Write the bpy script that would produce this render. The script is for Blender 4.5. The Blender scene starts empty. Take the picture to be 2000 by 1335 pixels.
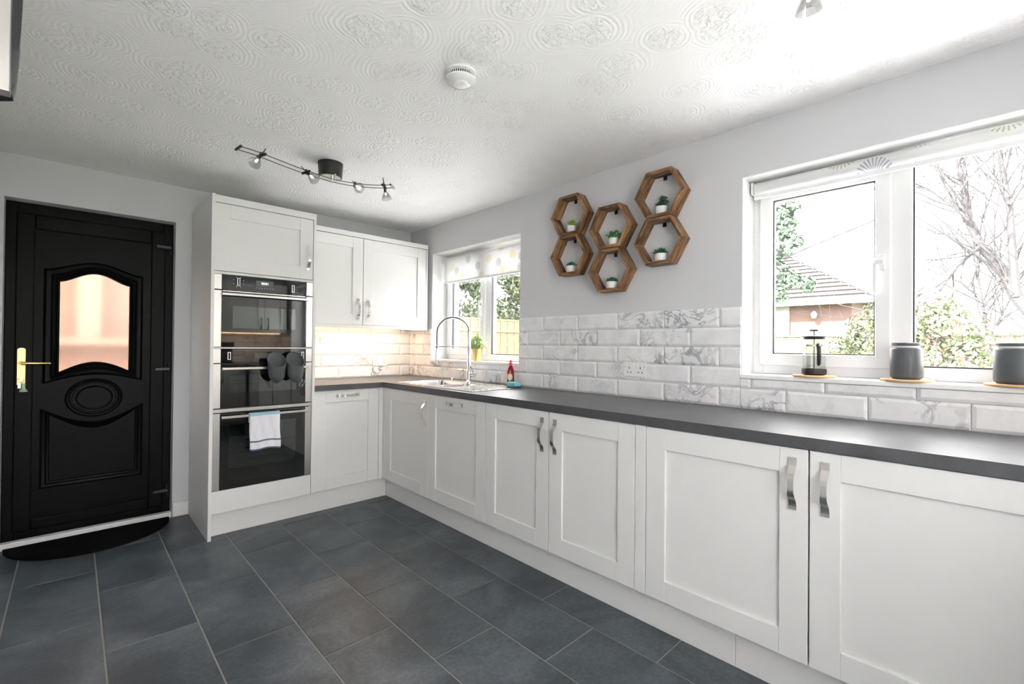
import bpy, bmesh, math, random
from mathutils import Vector, Matrix
random.seed(7)
PI = math.pi
C = bpy.context.scene.collection
SC = bpy.context.scene

# ------------------------------------------------------------------ camera
CAM = Vector((-2.3761, -3.9367, 1.2059)); YAW, PIT, ROL, FPX = 0.7607, 0.0076, 0.0091, 901.7
FW = Vector((math.sin(YAW)*math.cos(PIT), math.cos(YAW)*math.cos(PIT), math.sin(PIT)))
_r = Vector((math.cos(YAW), -math.sin(YAW), 0)); _u = _r.cross(FW)
RT = _r*math.cos(ROL) + _u*math.sin(ROL); UP = -_r*math.sin(ROL) + _u*math.cos(ROL)
cd = bpy.data.cameras.new('camera'); cam = bpy.data.objects.new('camera', cd); C.objects.link(cam)
cd.sensor_width = 36; cd.lens = FPX/2000*36; cd.clip_start = 0.02; cd.clip_end = 200
mw = Matrix.Identity(4)
for i in range(3):
    mw[i][0] = RT[i]; mw[i][1] = UP[i]; mw[i][2] = -FW[i]; mw[i][3] = CAM[i]
cam.matrix_world = mw
SC.camera = cam
def hit(px, py, ax, v):
    d = FW + RT*((px-1000)/FPX) - UP*((py-667.5)/FPX)
    return CAM + d*((v-CAM[ax])/d[ax])

# ------------------------------------------------------------------ world, exposure
SKY = 13.0
w = bpy.data.worlds.new('overcast'); SC.world = w; w.use_nodes = True
bg = w.node_tree.nodes['Background']; bg.inputs[0].default_value = (1, 0.99, 0.985, 1); bg.inputs[1].default_value = SKY
sl = bpy.data.lights.new('sun', 'SUN'); sl.energy = 36; sl.angle = .01; sl.color = (1, .98, .96)
sun = bpy.data.objects.new('sun', sl); C.objects.link(sun)
sun.rotation_euler = Vector((.72, -.42, -.95)).to_track_quat('-Z', 'Y').to_euler()      # from behind the house, over the roof
SC.view_settings.view_transform = 'Standard'; SC.view_settings.look = 'None'
SC.view_settings.gamma = 1; SC.view_settings.use_curve_mapping = False
SC.view_settings.exposure = 0.34
def portal(loc, rot, sx, sy):
    l = bpy.data.lights.new('window_portal', 'AREA'); l.shape = 'RECTANGLE'; l.size = sx; l.size_y = sy
    l.cycles.is_portal = True
    o = bpy.data.objects.new('window_portal', l); C.objects.link(o); o.location = loc; o.rotation_euler = rot
portal((.31, -.95, 1.556), (0, PI/2, 0), .97, 1.16)
portal((.31, -3.84, 1.556), (0, PI/2, 0), .97, 1.55)
portal((-2.06, -5.34, 1.35), (PI/2, 0, PI), 1.28, 1.5)

# ------------------------------------------------------------------ materials
MATS = {}
class N:
    """small node-tree helper"""
    def __init__(s, name):
        s.m = bpy.data.materials.new(name); s.m.use_nodes = True; s.t = s.m.node_tree
        s.p = s.t.nodes['Principled BSDF']; s.out = s.t.nodes['Material Output']; MATS[name] = s.m
    def n(s, ty, **kw):
        nd = s.t.nodes.new(ty)
        for k, v in kw.items():
            if k.startswith('i_'):
                key = k[2:]; key = int(key) if key.isdigit() else key.replace('_', ' ')
                s.set(nd.inputs[key], v)
            else: setattr(nd, k, v)
        return nd
    def set(s, sock, v):
        if isinstance(v, bpy.types.NodeSocket): s.t.links.new(v, sock)
        elif isinstance(v, tuple) and len(v) == 3 and sock.type == 'RGBA': sock.default_value = (*v, 1)
        else: sock.default_value = v
    def P(s, **kw):
        for k, v in kw.items(): s.set(s.p.inputs[k.replace('_', ' ')], v)
        return s
    def math(s, op, a, b=0.0, c=None, clamp=False):
        nd = s.t.nodes.new('ShaderNodeMath'); nd.operation = op; nd.use_clamp = clamp
        s.set(nd.inputs[0], a); s.set(nd.inputs[1], b)
        if c is not None: s.set(nd.inputs[2], c)
        return nd.outputs[0]
    def ramp(s, f, *st):
        nd = s.t.nodes.new('ShaderNodeValToRGB'); s.set(nd.inputs[0], f); e = nd.color_ramp.elements
        while len(e) < len(st): e.new(.5)
        for x, (p, c) in zip(e, st):
            x.position = p; x.color = (*c, 1) if isinstance(c, tuple) else (c, c, c, 1)
        return nd.outputs[0]
    def mix(s, f, a, b):
        nd = s.t.nodes.new('ShaderNodeMix'); nd.data_type = 'RGBA'
        s.set(nd.inputs[0], f); s.set(nd.inputs[6], a); s.set(nd.inputs[7], b); return nd.outputs[2]
    def co(s, kind='Object'): return s.n('ShaderNodeTexCoord').outputs[kind]
    def vmap(s, v, scale=(1, 1, 1), loc=(0, 0, 0), rot=(0, 0, 0)):
        nd = s.n('ShaderNodeMapping'); s.set(nd.inputs[0], v); nd.inputs[1].default_value = loc
        nd.inputs[2].default_value = rot; nd.inputs[3].default_value = scale; return nd.outputs[0]
    def noise(s, v, sc, det=4, rough=.5, dist=0):
        nd = s.n('ShaderNodeTexNoise'); s.set(nd.inputs['Vector'], v); nd.inputs['Scale'].default_value = sc
        nd.inputs['Detail'].default_value = det; nd.inputs['Roughness'].default_value = rough
        nd.inputs['Distortion'].default_value = dist; return nd.outputs[0]
    def bump(s, h, strength=.3, dist=.002):
        nd = s.n('ShaderNodeBump'); nd.inputs['Strength'].default_value = strength
        nd.inputs['Distance'].default_value = dist; s.set(nd.inputs['Height'], h)
        s.set(s.p.inputs['Normal'], nd.outputs[0]); return s
def plain(name, col, rough=.5, metal=0., **kw):
    return N(name).P(Base_Color=col, Roughness=rough, Metallic=metal, **kw)

a = plain('wall_paint', (.635, .632, .65), .7); a.bump(a.noise(a.co(), 220, 2), .12, .0006)
plain('reveal_white', (.84, .84, .84), .5)
plain('skirting_white', (.80, .80, .79), .35)
plain('upvc', (.85, .85, .86), .25)
plain('gasket', (.02, .02, .025), .5)
# ceiling: swirled plaster
a = plain('artex', (.92, .915, .91), .65)
v = a.co(); wob = a.n('ShaderNodeTexNoise'); a.set(wob.inputs['Vector'], v); wob.inputs['Scale'].default_value = 5
vv = a.n('ShaderNodeMix', data_type='VECTOR'); vv.inputs[0].default_value = .055; a.set(vv.inputs[4], v); a.set(vv.inputs[5], wob.outputs[1])
vo = a.n('ShaderNodeTexVoronoi', voronoi_dimensions='2D'); a.set(vo.inputs['Vector'], vv.outputs[1]); vo.inputs['Scale'].default_value = 5.2
d = vo.outputs['Distance']
rings = a.math('SINE', a.math('MULTIPLY', d, 75.0))
mask = a.ramp(d, (0.0, 0.0), (.22, 0.05), (.34, 1.0), (.7, .35))
cen = a.ramp(d, (.0, 1.0), (.2, .9), (.36, 0.0))
lump = a.ramp(a.noise(v, 48, 3, .55), (.46, 0.), (.56, 1.))
h = a.math('ADD', a.math('MULTIPLY', a.math('MULTIPLY', rings, mask), .15), a.math('MULTIPLY', lump, a.math('MULTIPLY', cen, 1.25)))
h = a.math('ADD', h, a.math('MULTIPLY', a.noise(v, 60, 2), .25))
a.bump(h, .5, .009)
# floor slate
a = plain('slate_tile', (.06, .065, .075), .36)
rnd = a.n('ShaderNodeObjectInfo').outputs['Random']
v = a.n('ShaderNodeVectorMath', operation='ADD'); a.set(v.inputs[0], a.co()); cmb = a.n('ShaderNodeCombineXYZ')
a.set(cmb.inputs[0], a.math('MULTIPLY', rnd, 37.)); a.set(cmb.inputs[1], a.math('MULTIPLY', rnd, 91.)); a.set(v.inputs[1], cmb.outputs[0]); v = v.outputs[0]
n1 = a.noise(v, 3.2, 6, .62, .6); n2 = a.noise(v, 55, 4, .7)
f = a.math('ADD', a.math('MULTIPLY', n1, .62), a.math('MULTIPLY', n2, .38))
a.P(Base_Color=a.ramp(f, (.34, (.024, .031, .038)), (.47, (.050, .063, .074)), (.60, (.100, .117, .131)), (.74, (.20, .215, .23))))
a.P(Roughness=a.ramp(n2, (.3, .33), (.7, .47))); a.bump(f, .25, .003)
plain('grout_floor', (.30, .285, .25), .85)
plain('grout_wall', (.62, .62, .63), .8)
# marble metro tile
a = plain('marble_tile', (.8, .8, .8), .12)
oi = a.n('ShaderNodeObjectInfo').outputs['Random']
v = a.n('ShaderNodeVectorMath', operation='ADD'); a.set(v.inputs[0], a.co()); cmb = a.n('ShaderNodeCombineXYZ')
for k, s_ in enumerate((53., 17., 71.)): a.set(cmb.inputs[k], a.math('MULTIPLY', oi, s_))
a.set(v.inputs[1], cmb.outputs[0]); v = v.outputs[0]
nz = a.n('ShaderNodeTexNoise'); a.set(nz.inputs['Vector'], v); nz.inputs['Scale'].default_value = 7; nz.inputs['Detail'].default_value = 7; nz.inputs['Roughness'].default_value = .62; nz.inputs['Distortion'].default_value = 1.3
band = a.math('ABSOLUTE', a.math('SUBTRACT', nz.outputs[0], .5))
vein = a.ramp(band, (0., 1.), (.012, .75), (.05, 0.))
area = a.ramp(a.noise(v, 5, 2), (.40, 0.), (.60, 1.))
stren = a.ramp(a.math('FRACT', a.math('MULTIPLY', oi, 7.31)), (.0, .12), (.6, .22), (.72, .8), (1., 1.))
vf = a.math('MULTIPLY', a.math('MULTIPLY', vein, area), stren)
cloud = a.ramp(a.noise(v, 9, 4), (.35, (.74, .74, .76)), (.6, (.83, .83, .835)))
a.P(Base_Color=a.mix(vf, cloud, (.20, .205, .225)))
# cabinets: off-white with faint vertical wood grain
a = plain('cabinet_white', (.755, .75, .735), .42)
g = a.noise(a.vmap(a.co(), (160, 160, 3)), 1, 3, .6)
a.bump(g, .12, .0012)
plain('carcass_white', (.76, .76, .74), .5)
# worktop
a = plain('worktop_slate', (.05, .052, .056), .36, Specular_IOR_Level=1.)
sp = a.noise(a.co(), 420, 3, .7); big = a.noise(a.co(), 9, 4, .6)
f = a.math('ADD', a.math('MULTIPLY', sp, .7), a.math('MULTIPLY', big, .3))
a.P(Base_Color=a.ramp(f, (.38, (.026, .027, .03)), (.55, (.055, .057, .062)), (.7, (.13, .13, .14)))); a.bump(sp, .08, .0005)
a = plain('brushed_steel', (.66, .64, .61), .26, 1.); a.bump(a.noise(a.vmap(a.co(), (4, 4, 400)), 1, 2), .05, .0005)
plain('satin_nickel', (.72, .70, .67), .22, 1.)
plain('chrome', (.78, .79, .80), .10, 1.)
plain('steel_sink', (.72, .73, .74), .18, 1.)
plain('brass', (.80, .56, .22), .25, 1.)
plain('gold_pot', (.85, .62, .22), .3, 1.)
plain('black_glass', (.006, .007, .007), .03, Specular_IOR_Level=1.)
plain('black_satin', (.010, .010, .010), .32)
plain('black_plastic', (.016, .016, .018), .4)
plain('dark_grey_metal', (.035, .038, .042), .35, .3)
a = plain('door_black', (.003, .003, .003), .40, Specular_IOR_Level=.10)
a.bump(a.noise(a.vmap(a.co(), (260, 260, 5)), 1, 3, .6), .10, .001)
def thin_glass(name, tint, ior=1.45, rough=0.):
    a = N(name); a.t.nodes.remove(a.p)
    tr = a.n('ShaderNodeBsdfTransparent'); a.set(tr.inputs[0], tint)
    gl = a.n('ShaderNodeBsdfGlossy'); gl.inputs['Roughness'].default_value = rough
    fr = a.n('ShaderNodeFresnel'); bf = a.n('ShaderNodeNewGeometry').outputs['Backfacing']
    a.set(fr.inputs[0], a.math('ADD', a.math('MULTIPLY', bf, 1/ior-ior), ior))   # same reflectance on both faces of the pane
    mx = a.n('ShaderNodeMixShader'); a.set(mx.inputs[0], fr.outputs[0]); a.set(mx.inputs[1], tr.outputs[0]); a.set(mx.inputs[2], gl.outputs[0])
    a.set(a.out.inputs[0], mx.outputs[0])
thin_glass('window_glass', (.97, .97, .97))
thin_glass('beaker_glass', (.93, .95, .94))
thin_glass('bulb_glass', (.8, .8, .8), 2.2, .12)
thin_glass('oven_glass', (.34, .42, .39), 2.3, .01)
a = plain('obscured_glass', (.95, .93, .92), .22, Transmission_Weight=1., IOR=1.25); a.bump(a.noise(a.co(), 30, 3), .35, .004)
plain('oven_enamel', (.34, .37, .36), .4)
plain('steel_wire', (.75, .75, .74), .25, 1.)
a = N('display_face').P(Base_Color=(.10, .105, .10), Roughness=.2)
a = N('display_digits').P(Base_Color=(.9, .95, 1.), Emission_Color=(.85, .93, 1.), Emission_Strength=1.6)
plain('print_grey', (.55, .56, .56), .5)
# stained pine of the hexagon shelves
a = plain('stained_pine', (.2, .1, .05), .5)
rnd = a.n('ShaderNodeObjectInfo').outputs['Random']
v = a.n('ShaderNodeVectorMath', operation='ADD'); a.set(v.inputs[0], a.vmap(a.co(), (14, 2.5, 14))); cmb = a.n('ShaderNodeCombineXYZ')
a.set(cmb.inputs[0], a.math('MULTIPLY', rnd, 41.)); a.set(cmb.inputs[1], a.math('MULTIPLY', rnd, 23.)); a.set(v.inputs[1], cmb.outputs[0])
n1 = a.noise(v.outputs[0], 2.2, 6, .65, 1.2)
a.P(Base_Color=a.ramp(n1, (.32, (.028, .014, .007)), (.45, (.12, .056, .023)), (.56, (.27, .135, .055)), (.70, (.46, .26, .11)))); a.bump(n1, .2, .002)
plain('ceramic_white', (.80, .79, .77), .3)
plain('soil', (.04, .03, .022), .9)
plain('leaf_lime', (.24, .42, .05), .45)
plain('leaf_green', (.055, .24, .045), .4)
plain('leaf_deep', (.03, .14, .055), .4)
plain('leaf_dark', (.03, .085, .045), .4)
plain('leaf_emerald', (.03, .20, .07), .4)
plain('leaf_potted', (.36, .46, .20), .5)
plain('cork', (.62, .40, .22), .75)
a = plain('canister_grey', (.085, .095, .105), .42)
plain('cloth_white', (.74, .73, .76), .9)
plain('cloth_teal', (.30, .48, .55), .9)
plain('cloth_navy', (.13, .14, .22), .9)
a = plain('silicone_grey', (.075, .082, .085), .6); a.bump(a.n('ShaderNodeTexVoronoi', i_Scale=170.).outputs[0], .35, .002)
plain('soap_red', (.36, .008, .02), .15, Transmission_Weight=.25)
plain('cap_red', (.75, .03, .07), .35)
plain('label_cream', (.78, .62, .38), .5)
plain('label_dark', (.10, .08, .06), .5)
plain('sponge_teal', (.22, .64, .66), .8)
plain('dish_blue', (.16, .20, .36), .25)
plain('key_fob_green', (.45, .62, .42), .4)
plain('mat_black', (.0035, .0035, .0035), .95, Specular_IOR_Level=.1)
plain('socket_white', (.82, .82, .82), .3)
plain('alarm_white', (.82, .82, .80), .15)
plain('slot_dark', (.03, .03, .03), .6)
a = N('led_warm').P(Base_Color=(1, .9, .8), Emission_Color=(1., .66, .40), Emission_Strength=52.)
a = N('lamp_lit').P(Base_Color=(1, 1, 1), Emission_Color=(1., .93, .84), Emission_Strength=3.)
# printed blind fabric
def fabric(name, sc, rad, colA, colB, fine):
    a = N(name); a.P(Base_Color=(.8, .8, .8), Roughness=.8)
    co = a.n('ShaderNodeTexCoord').outputs['Object']; sep = a.n('ShaderNodeSeparateXYZ'); a.set(sep.inputs[0], co)
    cb = a.n('ShaderNodeCombineXYZ'); a.set(cb.inputs[0], sep.outputs[1]); a.set(cb.inputs[1], sep.outputs[2])
    vo = a.n('ShaderNodeTexVoronoi', voronoi_dimensions='2D'); a.set(vo.inputs['Vector'], cb.outputs[0]); vo.inputs['Scale'].default_value = sc; vo.inputs['Randomness'].default_value = .75
    df = a.n('ShaderNodeVectorMath', operation='SUBTRACT'); a.set(df.inputs[0], cb.outputs[0]); a.set(df.inputs[1], vo.outputs['Position'])
    s2 = a.n('ShaderNodeSeparateXYZ'); a.set(s2.inputs[0], df.outputs[0])
    ang = a.math('ARCTAN2', s2.outputs[1], s2.outputs[0])
    spokes = a.ramp(a.math('SINE', a.math('MULTIPLY', ang, fine)), (.35, 0.), (.6, 1.))
    disc = a.math('LESS_THAN', vo.outputs['Distance'], rad*sc if False else rad)
    sc2 = a.n('ShaderNodeSeparateColor'); a.set(sc2.inputs[0], vo.outputs['Color'])
    col = a.mix(a.math('GREATER_THAN', sc2.outputs[0], .5), colA, colB)
    base = a.mix(a.math('MULTIPLY', a.math('MULTIPLY', disc, spokes), .75), (.84, .84, .84), col)
    a.P(Base_Color=base)
    tl = a.n('ShaderNodeBsdfTranslucent'); a.set(tl.inputs[0], base)
    mx = a.n('ShaderNodeMixShader'); mx.inputs[0].default_value = .3; a.set(mx.inputs[1], a.p.outputs[0]); a.set(mx.inputs[2], tl.outputs[0])
    a.set(a.out.inputs[0], mx.outputs[0])
fabric('blind_print', 7.5, .26, (.75, .58, .10), (.22, .27, .33), 16.)
fabric('roll_print', 5.5, .36, (.46, .44, .26), (.20, .24, .34), 26.)
# outside
plain('brick_red', (.13, .078, .068), .9)
plain('render_white', (.25, .25, .25), .9)
plain('roof_tile', (.065, .058, .057), .9)
a = plain('fence_wood', (.13, .108, .062), .85)
a = plain('bark', (.05, .046, .048), .9)
plain('paving_bounce', (.75, .75, .755), .9)  # very pale so the unseen ground reflects daylight up into the room
plain('lawn', (.10, .14, .05), .95)
plain('leaf_bush', (.075, .098, .042), .6)
plain('leaf_pink', (.16, .092, .075), .6)
plain('leaf_ivy', (.05, .08, .05), .6)
plain('leaf_hedge', (.085, .10, .05), .6)
plain('porch_wall', (.20, .10, .068), .9)
plain('porch_ledge', (.25, .145, .10), .9)

# ------------------------------------------------------------------ mesh helpers
ORG = {}
class B:
    def __init__(s): s.v = []; s.f = []; s.mi = []
    def add(s, v, f, mi=0):
        o = len(s.v); s.v += [tuple(x) for x in v]; s.f += [tuple(i+o for i in q) for q in f]; s.mi += [mi]*len(f); return s
    def box(s, x0, x1, y0, y1, z0, z1, b=0., mp=None, mi=0):
        x0, x1 = min(x0, x1), max(x0, x1); y0, y1 = min(y0, y1), max(y0, y1); z0, z1 = min(z0, z1), max(z0, z1)
        b = min(b, (x1-x0)*.45, (y1-y0)*.45, (z1-z0)*.45)
        if b <= 0:
            v = [(x, y, z) for z in (z0, z1) for y in (y0, y1) for x in (x0, x1)]
            f = [(0, 2, 3, 1), (4, 5, 7, 6), (0, 1, 5, 4), (2, 6, 7, 3), (0, 4, 6, 2), (1, 3, 7, 5)]
        else:
            bm = bmesh.new(); bmesh.ops.create_cube(bm, size=1)
            for q in bm.verts:
                q.co = Vector(((x0+x1)/2+q.co.x*(x1-x0), (y0+y1)/2+q.co.y*(y1-y0), (z0+z1)/2+q.co.z*(z1-z0)))
            bmesh.ops.bevel(bm, geom=list(bm.edges), offset=b, segments=2, affect='EDGES', profile=.5)
            bm.verts.index_update(); v = [q.co[:] for q in bm.verts]; f = [[q.index for q in p.verts] for p in bm.faces]; bm.free()
        if mp: v = [mp(*q) for q in v]
        return s.add(v, f, mi)
    def tube(s, path, r, seg=8, cap=True, mi=0, closed=False):
        P = [Vector(q) for q in path]; n = len(P); R = r if isinstance(r, (list, tuple)) else [r]*n
        prev = None; vs = []; fs = []
        for i in range(n):
            if closed: t = P[(i+1) % n]-P[i-1]
            else: t = P[min(i+1, n-1)]-P[max(i-1, 0)]
            t.normalize()
            if prev is None: prev = t.orthogonal().normalized()
            prev = (prev-t*prev.dot(t))
            if prev.length < 1e-6: prev = t.orthogonal()
            prev.normalize(); q = t.cross(prev)
            for k in range(seg):
                a = 2*PI*k/seg; vs.append(P[i]+(prev*math.cos(a)+q*math.sin(a))*R[i])
        for i in range(n if closed else n-1):
            for k in range(seg):
                j = (i+1) % n
                fs.append((i*seg+k, i*seg+(k+1) % seg, j*seg+(k+1) % seg, j*seg+k))
        if cap and not closed: fs.append(tuple(range(seg-1, -1, -1))); fs.append(tuple((n-1)*seg+k for k in range(seg)))
        return s.add(vs, fs, mi)
    def lathe(s, prof, c=(0, 0, 0), seg=28, axis=(0, 0, 1), mi=0, sx=1., sy=1.):
        ax = Vector(axis).normalized(); rot = Vector((0, 0, 1)).rotation_difference(ax); c = Vector(c); vs = []; fs = []
        for r, z in prof:
            for k in range(seg):
                a = 2*PI*k/seg; vs.append(c+rot @ Vector((r*math.cos(a)*sx, r*math.sin(a)*sy, z)))
        for i in range(len(prof)-1):
            for k in range(seg): fs.append((i*seg+k, i*seg+(k+1) % seg, (i+1)*seg+(k+1) % seg, (i+1)*seg+k))
        if prof[0][0] > 1e-5: fs.append(tuple(range(seg-1, -1, -1)))
        if prof[-1][0] > 1e-5: fs.append(tuple((len(prof)-1)*seg+k for k in range(seg)))
        return s.add(vs, fs, mi)
    def prism(s, poly, mp, d0, d1, mi=0):
        n = len(poly); v = [mp(u, q, d0) for u, q in poly]+[mp(u, q, d1) for u, q in poly]
        f = [tuple(range(n-1, -1, -1)), tuple(range(n, 2*n))]+[(i, (i+1) % n, n+(i+1) % n, n+i) for i in range(n)]
        return s.add(v, f, mi)
    def build(s, name, mat, parent=None, smooth=False, merge=False):
        me = bpy.data.meshes.new(name); o = bpy.data.objects.new(name, me); C.objects.link(o)
        org = ORG.get(parent.name, Vector()) if parent else Vector()
        if parent: o.parent = parent
        ORG[o.name] = org
        me.from_pydata([Vector(q)-org for q in s.v], [], s.f)
        for m in (mat if isinstance(mat, (list, tuple)) else [mat]): me.materials.append(MATS[m])
        bm = bmesh.new(); bm.from_mesh(me)
        for f, i in zip(bm.faces, s.mi): f.material_index = i
        if merge: bmesh.ops.remove_doubles(bm, verts=bm.verts, dist=1e-5)
        bmesh.ops.recalc_face_normals(bm, faces=bm.faces)
        if smooth:
            for f in bm.faces: f.smooth = True
            for e in bm.edges:
                if len(e.link_faces) == 2 and e.calc_face_angle(0) > .7: e.smooth = False
        bm.to_mesh(me); bm.free(); return o
def box(name, mat, parent, *a, **k): return B().box(*a, **k).build(name, mat, parent)
def tag(o, label=None, cat=None, group=None, kind=None):
    if label: o['label'] = label
    if cat: o['category'] = cat
    if group: o['group'] = group
    if kind: o['kind'] = kind
    return o
def thing(name, label, cat, loc, group=None, kind=None):
    o = bpy.data.objects.new(name, None); C.objects.link(o); o.location = loc; o.empty_display_size = .05
    ORG[o.name] = Vector(loc); return tag(o, label, cat, group, kind)
def copy_tree(o, parent=None):
    c = o.copy(); C.objects.link(c); c.parent = parent
    for ch in list(o.children): copy_tree(ch, c)
    return c
# facing maps: u = across, v = up, w = out of the face
def FB(y0): return lambda u, v, w: (u, y0-w, v)          # faces the room from the door wall
def FR(x0): return lambda u, v, w: (x0-w, -u, v)         # faces the room from the window wall, u = -y
def FA(y0): return lambda u, v, w: (-u, y0+w, v)         # faces the room from the rear wall, u = -x
def mbox(b, mp, u0, u1, v0, v1, w0, w1, bv=0., mi=0): return b.box(u0, u1, v0, v1, w0, w1, bv, mp, mi)

# ------------------------------------------------------------------ room shell
H = 2.293; XL = -2.75; YR = -5.03; TH = .30
W1 = (-1.523, -.376, 1.076, 2.034)     # small window  (y0, y1, z0, z1)
W2 = (-4.60, -3.072, 1.076, 2.042)     # wide window
DO = (-2.671, -1.865, 0., 2.04)        # back door     (x0, x1, z0, z1)
W_FILL = (-2.70, -1.42, .60, 2.1)          # rear opening added behind the camera to let in fill daylight
b = B().box(0, TH, YR-TH, W2[0], -.2, H+.1).box(0, TH, W2[1], W1[0], -.2, H+.1).box(0, TH, W1[1], TH, -.2, H+.1)
for q in (W1, W2): b.box(0, TH, q[0], q[1], -.2, q[2]-.02).box(0, TH, q[0], q[1], q[3], H+.1)
wall_right = tag(b.build('wall_right', 'wall_paint'), 'pale grey painted wall with the two windows', 'wall', None, 'structure')
b = B().box(XL-TH, DO[0], 0, TH, -.2, H+.1).box(DO[1], 0, 0, TH, -.2, H+.1).box(DO[0], DO[1], 0, TH, DO[3], H+.1).box(DO[0], DO[1], 0, TH, -.2, -.005)
wall_back = tag(b.build('wall_back', 'wall_paint'), 'pale grey wall around the black door and ovens', 'wall', None, 'structure')
tag(box('wall_left', 'wall_paint', None, XL-TH, XL, YR-TH, TH, -.2, H+.1), 'pale grey side wall facing the windows', 'wall', None, 'structure')
b = B().box(XL, W_FILL[0], YR-TH, YR, -.2, H+.1).box(W_FILL[1], 0, YR-TH, YR, -.2, H+.1).box(W_FILL[0], W_FILL[1], YR-TH, YR, W_FILL[3], H+.1).box(W_FILL[0], W_FILL[1], YR-TH, YR, -.2, W_FILL[2])
wall_rear = tag(b.build('wall_rear', 'wall_paint'), 'pale grey wall opposite the ovens', 'wall', None, 'structure')
tag(box('ceiling', 'artex', None, XL, 0, YR, 0, H, H+.1), 'white ceiling with swirled textured plaster', 'ceiling', None, 'structure')
floor = tag(box('floor', 'grout_floor', None, XL, 0, YR, 0, -.2, -.003), 'dark slate-grey tiled floor', 'floor', None, 'structure')
# floor tiles: staggered columns
tile_cache = {}
def floor_tile(x0, x1, y0, y1):
    key = (round(x1-x0, 4), round(y1-y0, 4))
    if key not in tile_cache:
        o = B().box(-(x1-x0)/2, (x1-x0)/2, -(y1-y0)/2, (y1-y0)/2, -.003, 0, .0012).build('floor_tile', 'slate_tile', floor)
        tile_cache[key] = o.data
    else:
        o = bpy.data.objects.new('floor_tile', tile_cache[key]); C.objects.link(o); o.parent = floor
    o.location = ((x0+x1)/2, (y0+y1)/2, 0)
TX, TY, GR = .3055, .5945, .006
for k in range(-4, 5):
    x0 = -1.661+k*TX; x1 = x0+TX
    off = -.662 if k % 2 else -.365
    for j in range(-2, 9):
        y1 = off-j*TY; y0 = y1-TY
        X0, X1, Y0, Y1 = max(x0, XL), min(x1, -.50), max(y0, YR), min(y1, -.001)
        if X1-X0 < .03 or Y1-Y0 < .03: continue
        floor_tile(X0+GR/2, X1-GR/2, Y0+GR/2, Y1-GR/2)
# skirting
def skirt(name, x0, x1, y0, y1, lab):
    b = B().box(x0, x1, y0, y1, 0, .095, .004)
    tag(b.build(name, 'skirting_white'), lab, 'baseboard', None, 'structure')
skirt('baseboard_back', DO[1]+.002, -1.772, -.016, -.0005, 'short white skirting between the black door and tall oven cabinet')
skirt('baseboard_left', XL+.016, DO[0]-.002, -.016, -.0005, 'short white skirting on the handle side of the black door')
tag(box('trim_1', 'skirting_white', None, DO[0]+.002, DO[1]-.002, .004, .05, -.004, .034, b=.004), 'white threshold strip along the foot of the black door', 'threshold', None, 'structure')

# ------------------------------------------------------------------ splashback tiles
PW, PH, ZT = .3015, .0995, .910
mt_cache = {}
def metro(mp, u0, u1, v0, v1, wall, cutl, cutr, cutt, cutb=False):
    g = .0012; u0 += g; u1 -= g; v0 += g; v1 -= g; e = .012
    a0 = u0+(0 if cutl else e); a1 = u1-(0 if cutr else e); c0 = v0+(0 if cutb else e); c1 = v1-(0 if cutt else e)
    lo, hi = .005, .0105; b = B()
    vs = [mp(u, v, 0) for u, v in ((u0, v0), (u1, v0), (u1, v1), (u0, v1))]+[mp(u, v, lo) for u, v in ((u0, v0), (u1, v0), (u1, v1), (u0, v1))]
    vs += [mp(u, v, hi) for u, v in ((a0, c0), (a1, c0), (a1, c1), (a0, c1))]
    fs = [(i, (i+1) % 4, 4+(i+1) % 4, 4+i) for i in range(4)]+[(4+i, 4+(i+1) % 4, 8+(i+1) % 4, 8+i) for i in range(4)]+[(8, 9, 10, 11), (3, 2, 1, 0)]
    b.add(vs, fs).build('splashback_tile', 'marble_tile', wall)
def tiles(mp, wall, base, spans):
    """spans: list of (u0,u1,v0,v1) areas; joints run from base"""
    for (ua, ub, va, vb) in spans:
        for r in range(6):
            v0 = ZT+r*PH; v1 = v0+PH
            V0, V1 = max(v0, va), min(v1, vb)
            if V1-V0 < .012: continue
            off = base+(0 if r % 2 == 0 else PW/2)
            k0 = math.floor((ua-off)/PW)
            for k in range(k0, k0+40):
                u0 = off+k*PW; u1 = u0+PW
                U0, U1 = max(u0, ua), min(u1, ub)
                if U1-U0 < .012: continue
                metro(mp, U0, U1, V0, V1, wall, U0 > u0+1e-4, U1 < u1-1e-4, V1 < v1-1e-4, V0 > v0+1e-4)
ZT2 = ZT+5*PH
tiles(FR(0), wall_right, 2.968, [(.012, -W1[1], ZT, 1.352), (-W1[1], -W1[0], ZT, W1[2]-.021), (-W1[0], -W2[1], ZT, ZT2), (-W2[1], -W2[0], ZT, W2[2]-.021), (-W2[0], 5.018, ZT, 1.352)])
tiles(FB(0), wall_back, -1.13+.12, [(-1.131, -.001, ZT, 1.352)])
tiles(FA(YR), wall_rear, .1, [(.001, 1.3, ZT, 1.352)])

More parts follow.
